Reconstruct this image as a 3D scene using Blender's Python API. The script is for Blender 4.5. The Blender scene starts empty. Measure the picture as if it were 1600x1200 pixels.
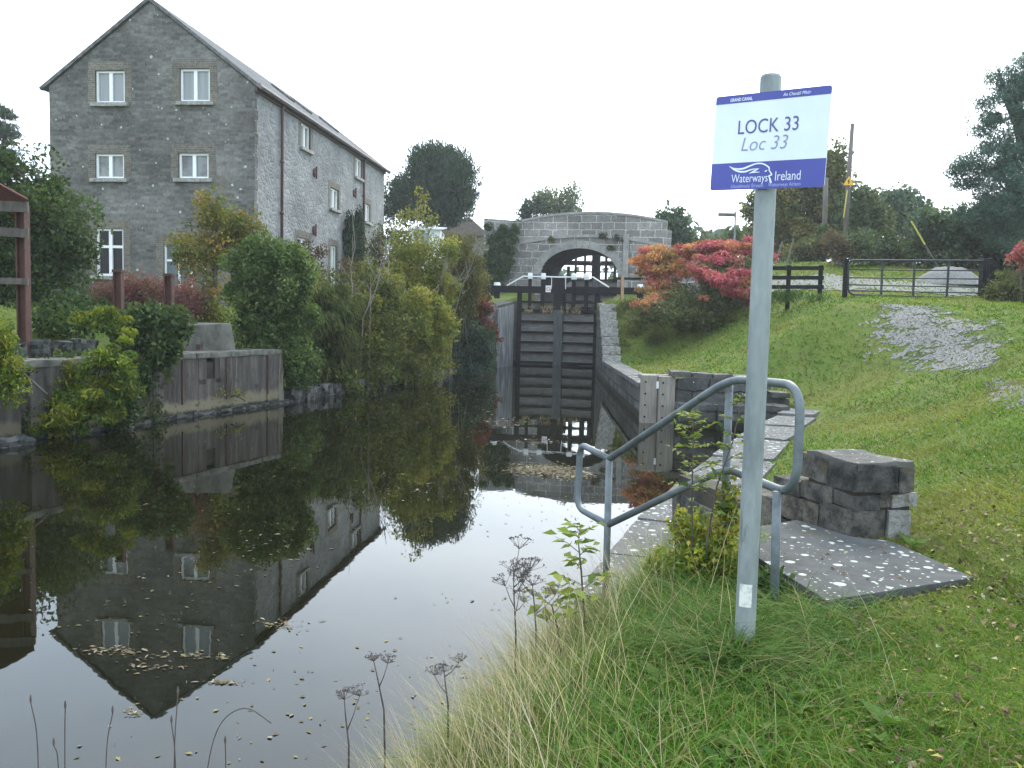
import bpy, bmesh, math, random
import numpy as np
from mathutils import Vector, Matrix, noise as mnoise

S = bpy.context.scene
COL = S.collection
R = math.radians
F = 1400.0
CAMZ = 2.4
PITCH = math.atan(105 / F)
ROLL = 0.0235

# ------------------------------------------------------------------ camera
cam_d = bpy.data.cameras.new("camera")
cam = bpy.data.objects.new("camera", cam_d)
COL.objects.link(cam)
CM = Matrix.Translation((0, 0, CAMZ)) @ Matrix.Rotation(R(90) - PITCH, 4, 'X') @ Matrix.Rotation(ROLL, 4, 'Z')
cam.matrix_world = CM
cam_d.sensor_width = 36
cam_d.lens = 36 * F / 1600
cam_d.clip_start = 0.05
cam_d.clip_end = 3000
S.camera = cam
ROT = CM.to_3x3()


def ray(px, py):
    return ROT @ Vector(((px - 800) / F, -(py - 600) / F, -1))


def U(px, py, Y):
    """point of the place seen at a photo pixel, at the distance Y in front of the camera"""
    d = ray(px, py)
    return Vector((0, 0, CAMZ)) + d * (Y / d.y)


def Uz(px, py, z):
    d = ray(px, py)
    return Vector((0, 0, CAMZ)) + d * ((z - CAMZ) / d.z)


def Upl(px, py, p0, n):
    d = ray(px, py)
    o = Vector((0, 0, CAMZ))
    return o + d * ((Vector(p0) - o).dot(n) / d.dot(n))


# ------------------------------------------------------------------ terrain
# (x, y, bank height at the edge, flat width, blend width)
WPOLY = [(-2.8, -8, -.1, 0, 2.0), (-1.5, 0, -.1, 0, 1.9), (-.8, 2.5, -.1, 0, 1.8), (-.36, 4.5, -.1, 0, 1.5),
         (.45, 6.55, .1, .3, 1.4), (.5, 6.8, .22, 1.3, 1.6), (1.35, 9.4, .24, 1.2, 2.6), (4.0, 15.8, .32, 1.0, 5.0),
         (5.8, 19.4, .36, .9, 5.5), (6.3, 20.6, .5, .5, 6.0), (4.2, 20.2, 1.05, .4, 7.0), (3.1, 21.3, .85, .5, 8.0),
         (3.3, 29, .78, .5, 8.0), (3.44, 33.4, .8, .5, 7.0), (3.6, 37.5, 2.9, .5, 4.5), (3.75, 40.5, 3.1, .5, 4.0), (4.22, 44.9, 3.25, 1.0, 4.0),
         (9.4, 68.4, 5.6, 1, 3.0), (5.2, 69.3, 5.6, 1, 3.0), (.02, 45.8, 3.2, 1, 4.0), (-.75, 42.0, 2.6, .4, 4.0),
         (-1.6, 39.5, .3, .3, 4.0), (-5.7, 24.2, .2, .3, 3.0), (-6.0, 23.3, 1.25, .4, 5.0), (-8.75, 15.3, 1.25, .4, 5.0),
         (-11, 9, 1.25, .4, 5.0), (-16, 0, 1.2, .4, 5.0), (-19, -8, 1.2, .4, 5.0)]
WP = np.array(WPOLY, float)


def sstep(t):
    t = np.clip(t, 0, 1)
    return t * t * (3 - 2 * t)


def gz(x, y):
    x = np.atleast_1d(np.asarray(x, float)); y = np.atleast_1d(np.asarray(y, float))
    P = np.stack([x, y], -1)
    best = np.full(x.shape, 1e9); eh = np.zeros_like(x); fl = np.zeros_like(x); bw = np.ones_like(x)
    ins = np.zeros(x.shape, bool)
    n = len(WP)
    for i in range(n):
        a = WP[i]; b = WP[(i + 1) % n]
        e = b[:2] - a[:2]
        t = np.clip(((P - a[:2]) @ e) / (e @ e), 0, 1)
        d = np.hypot(P[..., 0] - a[0] - t * e[0], P[..., 1] - a[1] - t * e[1])
        m = d < best
        best = np.where(m, d, best)
        eh = np.where(m, a[2] + t * (b[2] - a[2]), eh)
        fl = np.where(m, a[3] + t * (b[3] - a[3]), fl)
        bw = np.where(m, a[4] + t * (b[4] - a[4]), bw)
        c = (a[1] > P[..., 1]) != (b[1] > P[..., 1])
        with np.errstate(divide='ignore', invalid='ignore'):
            xx = a[0] + (P[..., 1] - a[1]) / (e[1] if abs(e[1]) > 1e-9 else 1e-9) * e[0]
        ins ^= c & (P[..., 0] < xx)
    mid = np.interp(y, [-8, 0, 15, 21, 45, 70, 200], [-11, -8, -3, -1.2, 2.1, 7.3, 36])
    right = x > mid
    g0r = np.interp(y, [-30, 0, 4, 5.2, 28.5, 31, 44, 52, 80, 400], [.8, .86, .90, .93, 3.3, 3.42, 5.4, 6.0, 6.3, 6.5])
    plat = np.interp(y, [0, 30, 51, 60, 400], [.9, 3.35, 3.4, 5.8, 6.0])
    w = sstep((best - 5) / 5.0) * sstep((y - 29) / 3.0)
    gr = np.where(y > 30, plat + (g0r - plat) * w, g0r)
    gl = np.interp(y, [-30, 10, 22, 40, 47, 55, 70, 400], [1.9, 1.9, 2.35, 2.5, 3.2, 3.4, 4.0, 4.5])
    g = np.where(right, gr, gl)
    t = np.clip((best - fl) / bw, 0, 1)
    near = np.where(right & (y < 6.6), 1 - (1 - t) ** 2, sstep(t))
    z = eh + (g - eh) * near
    und = .03 * np.sin(x * 1.3 + .7 * np.sin(y * .9)) * np.sin(y * 1.1 + 1.3) * np.clip(best / 2, 0, 1)
    z = z + und
    hard = (fl >= .39) | (eh > .5)
    z = np.where((x > 1.1) & (x < 2.85) & (y > 4.5) & (y < 6.35), np.minimum(z, .84 + .05 * (x - 1.1)), z)
    return np.where(ins | (hard & (best < .34)), -1.2, z)


def G(px, py):
    """the ground seen at a photo pixel"""
    d = ray(px, py); o = Vector((0, 0, CAMZ)); q = 1.5
    while q < 120:
        p = o + d * q
        if p.z <= gz1(p.x, p.y): return p
        q += .04
    return o + d * 60


def gz1(x, y):
    return float(gz(x, y)[0])


# ------------------------------------------------------------------ materials
class NT:
    def __init__(s, name):
        s.m = bpy.data.materials.new(name); s.m.use_nodes = True
        s.t = s.m.node_tree; s.t.nodes.clear()
        s.out = s.t.nodes.new('ShaderNodeOutputMaterial')
        s.b = s.n('ShaderNodeBsdfPrincipled')
        s.l(s.b.outputs[0], s.out.inputs[0])

    def n(s, ty, **kw):
        nd = s.t.nodes.new(ty)
        for k, v in kw.items():
            setattr(nd, k, v)
        return nd

    def l(s, a, b):
        s.t.links.new(a, b)

    def put(s, inp, v):
        if isinstance(v, bpy.types.NodeSocket):
            s.l(v, inp)
        elif isinstance(v, (tuple, list)) and len(v) == 3 and inp.type == 'RGBA':
            inp.default_value = (*v, 1)
        else:
            inp.default_value = v

    def coord(s, kind='Object'):
        if kind == 'World':
            return s.n('ShaderNodeNewGeometry').outputs['Position']
        return s.n('ShaderNodeTexCoord').outputs[kind]

    def mapping(s, v, scale=(1, 1, 1), rot=(0, 0, 0), loc=(0, 0, 0)):
        m = s.n('ShaderNodeMapping'); s.l(v, m.inputs[0])
        m.inputs['Scale'].default_value = scale; m.inputs['Rotation'].default_value = rot; m.inputs['Location'].default_value = loc
        return m.outputs[0]

    def noise(s, v, scale, detail=4, rough=.6, out=0, dist=0):
        t = s.n('ShaderNodeTexNoise'); s.l(v, t.inputs['Vector'])
        t.inputs['Scale'].default_value = scale; t.inputs['Detail'].default_value = detail
        t.inputs['Roughness'].default_value = rough; t.inputs['Distortion'].default_value = dist
        return t.outputs[out]

    def ramp(s, f, stops):
        r = s.n('ShaderNodeValToRGB'); s.l(f, r.inputs[0])
        e = r.color_ramp.elements
        while len(e) < len(stops):
            e.new(.5)
        for el, (p, c) in zip(e, stops):
            el.position = p
            el.color = (*c, 1) if isinstance(c, (tuple, list)) else (c, c, c, 1)
        return r.outputs[0]

    def mix(s, f, a, b, mode='MIX'):
        m = s.n('ShaderNodeMix', data_type='RGBA', blend_type=mode)
        s.put(m.inputs[0], f); s.put(m.inputs[6], a); s.put(m.inputs[7], b)
        return m.outputs[2]

    def math(s, op, a, b=0.0):
        m = s.n('ShaderNodeMath', operation=op)
        s.put(m.inputs[0], a); s.put(m.inputs[1], b)
        return m.outputs[0]

    def vadd(s, a, b, sc=1.0):
        m = s.n('ShaderNodeVectorMath', operation='SUBTRACT'); s.l(b, m.inputs[0]); m.inputs[1].default_value = (.5, .5, .5)
        k = s.n('ShaderNodeVectorMath', operation='SCALE'); s.l(m.outputs[0], k.inputs[0]); k.inputs['Scale'].default_value = sc
        d = s.n('ShaderNodeVectorMath', operation='ADD'); s.l(a, d.inputs[0]); s.l(k.outputs[0], d.inputs[1])
        return d.outputs[0]

    def wetband(s, z, k=.25):
        w = s.coord('World')
        x = s.n('ShaderNodeSeparateXYZ'); s.l(w, x.inputs[0])
        return s.ramp(s.math('ADD', x.outputs[2], s.math('MULTIPLY', s.math('SUBTRACT', s.noise(w, 4, 5, .7), .5), k)), [(z, .9), (z + .07, 0.0)])

    def bump(s, h, st=.5, dist=.02):
        b = s.n('ShaderNodeBump'); s.l(h, b.inputs['Height'])
        b.inputs['Strength'].default_value = st; b.inputs['Distance'].default_value = dist
        s.l(b.outputs[0], s.b.inputs['Normal'])
        return b

    def base(s, c, rough=.8, metal=0.0, spec=None):
        s.put(s.b.inputs['Base Color'], c); s.put(s.b.inputs['Roughness'], rough)
        s.b.inputs['Metallic'].default_value = metal
        if spec is not None:
            s.b.inputs['Specular IOR Level'].default_value = spec
        return s.m


def m_noise(name, c1, c2, scale=3, rough=.8, bump=.3, metal=0.0, stretch=(1, 1, 1), lo=.35, hi=.65, spec=None, bd=.01, c3=None, c3lo=.62):
    n = NT(name)
    v = n.mapping(n.coord('World'), stretch)
    f = n.noise(v, scale, 8, .65)
    c = n.ramp(f, [(lo, c1), (hi, c2)])
    if c3:
        f3 = n.noise(n.mapping(n.coord('World'), stretch, loc=(13, 7, 3)), scale * .7, 6, .7)
        c = n.mix(n.ramp(f3, [(c3lo, 0.0), (c3lo + .08, 1.0)]), c, c3)
    if bump:
        n.bump(n.noise(v, scale * 5, 6, .7), bump, bd)
    return n.base(c, rough, metal, spec)


def m_brick(name, bw, bh, c1, c2, mortar, msize=.02, distort=.03, dark=(.4, 1.1), lichen=0.0, moss=None, bstr=.8, patch=1.2, wet=None):
    n = NT(name)
    uv = n.coord('UV')
    v = n.vadd(uv, n.noise(uv, 2.5, 3, .6, out=1), distort * 2)
    v = n.vadd(v, n.noise(uv, 9, 3, .6, out=1), distort)
    b = n.n('ShaderNodeTexBrick', offset=.45, squash=.8, squash_frequency=3)
    n.l(v, b.inputs[0])
    n.put(b.inputs['Color1'], c1); n.put(b.inputs['Color2'], c2); n.put(b.inputs['Mortar'], mortar)
    b.inputs['Scale'].default_value = 1; b.inputs['Mortar Size'].default_value = msize; b.inputs['Mortar Smooth'].default_value = .3
    b.inputs['Bias'].default_value = 0; b.inputs['Brick Width'].default_value = bw; b.inputs['Row Height'].default_value = bh
    p = n.ramp(n.noise(uv, patch * .35, 6, .65), [(.3, dark[0]), (.7, dark[1])])
    c = n.mix(1.0, b.outputs[0], p, 'MULTIPLY')
    p2 = n.ramp(n.noise(uv, 7, 5, .7), [(.3, .65), (.7, 1.25)])
    c = n.mix(.9, c, p2, 'MULTIPLY')
    if moss:
        c = n.mix(n.ramp(n.noise(uv, 1.3, 6, .7), [(.55, 0.0), (.72, .7)]), c, moss)
    if lichen:
        vo = n.n('ShaderNodeTexVoronoi'); n.l(uv, vo.inputs['Vector']); vo.inputs['Scale'].default_value = 2.3
        th = n.math('MULTIPLY', n.noise(uv, 1.7, 4, .6), lichen)
        k = n.math('LESS_THAN', n.math('ADD', vo.outputs['Distance'], n.math('MULTIPLY', n.noise(uv, 30, 3, .6), .12)), th)
        c = n.mix(n.math('MULTIPLY', k, .75), c, (.55, .56, .53))
    if wet:
        c = n.mix(n.wetband(wet), c, (.022, .022, .013))
    n.bump(n.math('ADD', n.math('MULTIPLY', b.outputs[1], -.7), n.noise(uv, 14, 6, .7)), bstr, .03)
    return n.base(c, .92, spec=.2)


def m_rubble(name, sc, cols, mortar, bstr=.7, patch=.5, streak=None):
    n = NT(name)
    uv = n.mapping(n.coord('UV'), (sc, sc * 1.7, 1))
    v = n.vadd(uv, n.noise(uv, 2.2, 4, .6, out=1), .35)
    a = n.n('ShaderNodeTexVoronoi'); n.l(v, a.inputs['Vector']); a.inputs['Scale'].default_value = 1
    e = n.n('ShaderNodeTexVoronoi', feature='DISTANCE_TO_EDGE'); n.l(v, e.inputs['Vector']); e.inputs['Scale'].default_value = 1
    sep = n.n('ShaderNodeSeparateColor'); n.l(a.outputs['Color'], sep.inputs[0])
    c = n.ramp(sep.outputs[0], [(i / max(1, len(cols) - 1), k) for i, k in enumerate(cols)])
    mm = n.ramp(e.outputs[0], [(.03, 1.0), (.14, 0.0)])
    c = n.mix(mm, c, mortar)
    w = n.coord('UV')
    c = n.mix(1.0, c, n.ramp(n.noise(w, patch, 6, .65), [(.3, .65), (.7, 1.25)]), 'MULTIPLY')
    c = n.mix(.9, c, n.ramp(n.noise(w, 8, 5, .7), [(.3, .7), (.7, 1.25)]), 'MULTIPLY')
    if streak:
        k = n.noise(n.mapping(w, (1.5, .12, 1)), 1.0, 5, .6)
        c = n.mix(n.ramp(k, [(.5, 0.0), (.75, .7)]), c, streak)
    n.bump(n.math('ADD', n.ramp(e.outputs[0], [(0, 0.0), (.2, 1.0)]), n.noise(w, 12, 6, .7)), bstr, .03)
    return n.base(c, .92, spec=.2)


def m_spots(name, c1, c2, spot=(.54, .55, .50), sc=9.0, th=.30, thlo=.42):
    """dark limestone with round pale lichen crusts on its upper faces"""
    n = NT(name)
    w = n.coord('World')
    c = n.ramp(n.noise(w, 5, 8, .7), [(.3, c1), (.7, c2)])
    c = n.mix(n.ramp(n.noise(n.mapping(w, loc=(3, 8, 1)), 2.4, 7, .7), [(.54, 0.0), (.68, .7)]), c, tuple(q * .55 for q in c1))
    c = n.mix(n.ramp(n.noise(n.mapping(w, loc=(6, 2, 5)), 3.4, 6, .7), [(.62, 0.0), (.72, .6)]), c, (.10, .085, .04))
    up = n.n('ShaderNodeSeparateXYZ'); n.l(n.n('ShaderNodeNewGeometry').outputs['Normal'], up.inputs[0])
    upm = n.math('GREATER_THAN', up.outputs[2], .6)
    mask = None
    for k, s_ in enumerate((sc, sc * 1.8, sc * 3.1)):
        vo = n.n('ShaderNodeTexVoronoi', voronoi_dimensions='2D'); vv = n.mapping(w, (1, 1, 1), loc=(k * 3.3 + .4, k * 1.7, 0))
        vv = n.vadd(vv, n.noise(w, 18, 3, .6, out=1), .014)
        n.l(vv, vo.inputs['Vector']); vo.inputs['Scale'].default_value = s_
        sep = n.n('ShaderNodeSeparateColor'); n.l(vo.outputs['Color'], sep.inputs[0])
        rad = n.math('MULTIPLY', n.math('SUBTRACT', sep.outputs[0], thlo + .06 * k), th / (1 - thlo))
        rad = n.math('MULTIPLY', rad, n.ramp(n.noise(n.mapping(w, loc=(k * 5, 2, 0)), 1.1, 3, .5), [(.35, .55), (.6, 1.15)]))
        f = n.ramp(n.math('SUBTRACT', rad, vo.outputs['Distance']), [(0.0, 0.0), (.05, 1.0)])
        mask = f if mask is None else n.math('MAXIMUM', mask, f)
    mask = n.math('MULTIPLY', mask, upm)
    spotc = n.ramp(n.noise(w, 45, 5, .75), [(.3, tuple(q * .55 for q in spot)), (.7, spot)])
    c = n.mix(mask, c, spotc)
    n.bump(n.math('ADD', n.noise(w, 16, 8, .75), n.math('MULTIPLY', mask, .25)), .7, .012)
    return n.base(c, .9, spec=.2)


M = {}
M['gable'] = m_brick('limestone_gable', .36, .135, (.110, .107, .101), (.205, .196, .182), (.165, .16, .15), .014, .075, dark=(.38, 1.45), lichen=.31, moss=(.165, .13, .105), patch=.8)
M['side'] = m_rubble('rubble_side', 2.6, [(.175, .185, .19), (.235, .245, .25), (.20, .21, .218), (.30, .30, .29), (.22, .23, .235)], (.25, .255, .255), patch=.4)
M['quoin'] = m_brick('brick_surround', .23, .085, (.205, .18, .143), (.135, .12, .10), (.23, .215, .19), .014, .02, dark=(.6, 1.15))
M['bridge'] = m_brick('bridge_ashlar', .85, .42, (.165, .152, .143), (.29, .273, .258), (.46, .445, .42), .028, .08, dark=(.6, 1.3), lichen=.25, moss=(.13, .125, .08), patch=1.3)
M['bridge_shaded'] = m_brick('shaded_arch_soffit', .7, .3, (.03, .03, .03), (.055, .052, .05), (.06, .06, .06), .02, .03)  # bridge stone darkened, the shade under the arch put into its colour
M['vouss'] = m_noise('voussoir_stone', (.20, .195, .185), (.33, .32, .30), 2.5, .9, .6)
M['lockwall'] = m_brick('lock_wall_stone', .9, .4, (.062, .064, .064), (.125, .127, .125), (.035, .035, .03), .02, .08, dark=(.45, 1.15), lichen=.2, moss=(.05, .05, .025), wet=.16)
M['bankstone'] = m_rubble('bank_stone', 1.3, [(.05, .055, .055), (.09, .09, .088), (.13, .13, .125), (.07, .07, .07)], (.03, .03, .028), patch=.8)
M['pierstone'] = m_noise('pier_stone', (.035, .033, .030), (.165, .152, .134), 7, .92, 1.0, bd=.05, lo=.40, hi=.60, c3=(.12, .10, .045), c3lo=.55)
M['pierwarm'] = m_noise('warm_pier_stone', (.06, .052, .04), (.21, .185, .145), 7, .92, 1.0, bd=.05, lo=.40, hi=.60, c3=(.06, .06, .045), c3lo=.6)
M['pierdark'] = m_noise('dark_pier_stone', (.022, .022, .021), (.115, .108, .098), 7, .92, 1.0, bd=.05, lo=.40, hi=.60, c3=(.14, .135, .12), c3lo=.64)
M['palestone'] = m_noise('pale_stone', (.20, .195, .18), (.40, .39, .37), 8, .9, 1.0, bd=.03, c3=(.14, .12, .085), c3lo=.57)
M['coping'] = m_spots('lichen_coping', (.075, .075, .076), (.145, .143, .14), sc=7.0, th=.34, thlo=.50)
M['slab'] = m_spots('lichen_slab', (.055, .057, .057), (.10, .101, .10), sc=7.5, th=.36, thlo=.56)
M['capstone'] = m_spots('lichen_cap', (.06, .058, .053), (.14, .132, .12), sc=9, th=.30, thlo=.62)
M['wood_black'] = m_noise('tarred_timber', (.005, .005, .006), (.012, .012, .014), 6, .7, .3, spec=.15)
M['wood_wet'] = m_noise('wet_gate_plank', (.07, .07, .069), (.165, .162, .152), 4, .6, .5, stretch=(.6, .6, 3), c3=(.24, .235, .22), c3lo=.60)
M['wood_wetpost'] = m_noise('wet_gate_post', (.035, .042, .045), (.085, .092, .095), 3, .6, .4, stretch=(3, 3, .5))
M['wood_grey'] = m_noise('weathered_oak', (.17, .15, .125), (.28, .255, .22), 5, .85, .5, stretch=(5, 5, .4))
M['stake'] = m_noise('new_stake', (.34, .19, .10), (.42, .26, .15), 5, .8, .2)
M['white'] = m_noise('white_paint', (.70, .71, .70), (.80, .80, .79), 4, .5, .05)
M['galv'] = m_noise('galvanised_steel', (.15, .175, .18), (.30, .33, .33), 7, .55, .2, metal=.2, stretch=(1, 1, .3), bd=.002, lo=.36, hi=.64, c3=(.10, .105, .09), c3lo=.585)
M['rail'] = m_noise('weathered_galvanised_rail', (.075, .09, .098), (.155, .18, .19), 10, .55, .2, metal=.2, bd=.002, lo=.3, hi=.7, c3=(.075, .072, .055), c3lo=.57)
M['rust'] = m_noise('rusty_red_steel', (.045, .018, .014), (.085, .035, .026), 7, .85, .5, bd=.004)
M['rust_roof'] = m_noise('rusty_sheet', (.08, .028, .022), (.14, .05, .04), 3, .85, .2)
def m_quay(name, dk=1.0):
    n = NT(name); w = n.coord('World')
    a = n.noise(n.mapping(w, (1.8, 1.8, .3)), 2.2, 8, .68)
    c = n.ramp(a, [(.3, tuple(q * dk for q in (.036, .031, .028))), (.52, tuple(q * dk for q in (.08, .07, .063))), (.7, tuple(q * dk for q in (.14, .124, .11)))])
    c = n.mix(n.ramp(n.noise(n.mapping(w, (3, 3, .25), loc=(4, 2, 0)), 2, 6, .7), [(.56, 0.0), (.66, .8)]), c, tuple(q * dk for q in (.19, .175, .145)))
    x = n.n('ShaderNodeSeparateXYZ'); n.l(w, x.inputs[0])
    zz = n.math('ADD', x.outputs[2], n.math('MULTIPLY', n.math('SUBTRACT', n.noise(n.mapping(w, (1, 1, .6)), 2.6, 6, .7), .5), .55))
    c = n.mix(n.ramp(zz, [(.30, .85), (.42, 0.0)]), c, tuple(q * dk for q in (.20, .175, .115)))
    c = n.mix(n.ramp(n.noise(n.mapping(w, loc=(9, 1, 4)), 5, 6, .7), [(.58, 0.0), (.68, .8)]), c, (.03, .028, .022))
    c = n.mix(n.wetband(.10, .3), c, (.018, .018, .011))
    n.bump(n.noise(w, 9, 7, .7), .7, .03)
    return n.base(c, .92, spec=.2)


M['quay'] = m_quay('rusty_quay')
M['quay_shaded'] = m_quay('shaded_rusty_quay', .6)  # same quay colours scaled down, deep shade of this bank put into them
M['concrete'] = m_noise('stained_concrete', (.06, .058, .05), (.20, .188, .16), 3, .92, .6, stretch=(1, 1, .5), c3=(.05, .05, .035), c3lo=.6)
M['palecon'] = m_noise('pale_stained_concrete', (.055, .05, .036), (.23, .205, .15), 3.5, .92, .5, stretch=(1, 1, .4))
M['earth'] = m_noise('dark_earth', (.02, .017, .012), (.06, .05, .035), 4, .95, .8)
M['slate'] = m_brick('slate_roof', .3, .22, (.10, .105, .115), (.15, .155, .165), (.05, .05, .055), .008, .005, dark=(.75, 1.15), lichen=.12)
M['verge'] = m_noise('verge_stone', (.05, .05, .05), (.17, .17, .165), 5, .9, .4)
M['pipe'] = m_noise('red_brown_pipe', (.06, .022, .02), (.10, .04, .035), 5, .6, .1)
M['glass_dark'] = NT('dark_glass').base((.008, .009, .01), .06, spec=.2)
M['glass_curtain'] = m_noise('curtained_glass', (.17, .19, .195), (.27, .29, .30), .9, .08, 0, stretch=(4, 4, .15))
M['glass_mid'] = m_noise('half_dark_glass', (.07, .08, .08), (.20, .215, .21), 1.1, .08, 0, lo=.42, hi=.58)
M['door_blue'] = m_noise('blue_grey_door', (.07, .09, .11), (.12, .145, .165), 3, .5, .1)
M['bark'] = m_noise('bark', (.05, .042, .034), (.11, .095, .08), 8, .95, .6, stretch=(1, 1, .25))
M['bark_pale'] = m_noise('pale_stem', (.16, .14, .11), (.26, .235, .19), 8, .9, .3, stretch=(1, 1, .25))
M['twig'] = m_noise('dead_twig', (.06, .045, .04), (.11, .085, .075), 12, .9, .2)
M['black_paint'] = m_noise('black_fence_paint', (.005, .005, .006), (.012, .012, .013), 6, .7, .2, spec=.15)
M['gate_steel'] = m_noise('dark_gate_steel', (.012, .016, .02), (.03, .034, .04), 6, .55, .1, metal=.2, c3=(.14, .14, .14), c3lo=.72)
M['pole'] = m_noise('creosoted_pole', (.10, .085, .07), (.17, .15, .13), 5, .9, .3, stretch=(3, 3, .3))
M['yellow'] = m_noise('sleeve_and_ivy_yellow', (.42, .36, .06), (.52, .45, .10), 3, .6, .1)
M['warn'] = NT('warning_yellow').base((.75, .42, .02), .5)
M['sign_white'] = m_noise('sign_white', (.66, .72, .73), (.74, .79, .80), 3, .35, 0)
M['sign_blue'] = m_noise('sign_blue', (.045, .055, .30), (.055, .068, .34), 3, .35, 0)
M['sign_text'] = NT('sign_text_blue').base((.085, .09, .30), .45)
M['sign_text_grey'] = NT('sign_text_grey').base((.24, .235, .42), .45)
M['sign_text_white'] = NT('sign_text_white').base((.75, .80, .85), .45)
M['sign_text_pale'] = NT('sign_text_pale').base((.36, .40, .68), .45)
M['red'] = NT('red_mark').base((.5, .03, .05), .5)
M['gravel'] = m_noise('gravel', (.11, .108, .10), (.29, .28, .265), 16, .95, 1.0, bd=.03, lo=.3, hi=.7, c3=(.11, .115, .05), c3lo=.6)
M['shed_white'] = m_noise('white_sheet', (.62, .64, .66), (.76, .77, .78), 2, .7, .1)
M['roof_tile'] = m_noise('brown_tile', (.10, .08, .07), (.16, .13, .115), 4, .9, .3)
M['tape'] = m_noise('white_sticker', (.45, .46, .42), (.68, .68, .64), 25, .7, .1, lo=.4, hi=.5)


def m_leaf(name, trans=.3, rough=.6, spec=.15):
    n = NT(name)
    a = n.n('ShaderNodeAttribute', attribute_name='tint')
    n.base(a.outputs['Color'], rough, spec=spec)
    tr = n.n('ShaderNodeBsdfTranslucent')
    n.l(n.mix(1.0, a.outputs['Color'], (1.25, 1.3, .7), 'MULTIPLY'), tr.inputs[0])
    mx = n.n('ShaderNodeMixShader'); mx.inputs[0].default_value = trans
    n.l(n.b.outputs[0], mx.inputs[1]); n.l(tr.outputs[0], mx.inputs[2])
    n.l(mx.outputs[0], n.out.inputs[0])
    return n.m


M['leaf'] = m_leaf('leaf')
M['grassblade'] = m_leaf('grass_blade', .35, .65, .08)
M['needle'] = m_leaf('needle', .2, .6)
n = NT('fallen_leaf'); a_ = n.n('ShaderNodeAttribute', attribute_name='tint'); M['litter'] = n.base(a_.outputs['Color'], .8, spec=.2)


# ------------------------------------------------------------------ object helpers
ORG = {}


def link(o, name, loc, parent):
    COL.objects.link(o)
    loc = Vector(loc)
    ORG[o.name] = loc
    if parent is not None:
        o.parent = parent
        o.location = loc - ORG[parent.name]
    else:
        o.location = loc
    return o


def tag(o, label=None, cat=None, group=None, kind=None):
    if label: o['label'] = label
    if cat: o['category'] = cat
    if group: o['group'] = group
    if kind: o['kind'] = kind
    return o


def thing(name, loc, label, cat, group=None):
    o = bpy.data.objects.new(name, None)
    o.empty_display_size = .2
    link(o, name, loc, None)
    return tag(o, label, cat, group)


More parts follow.
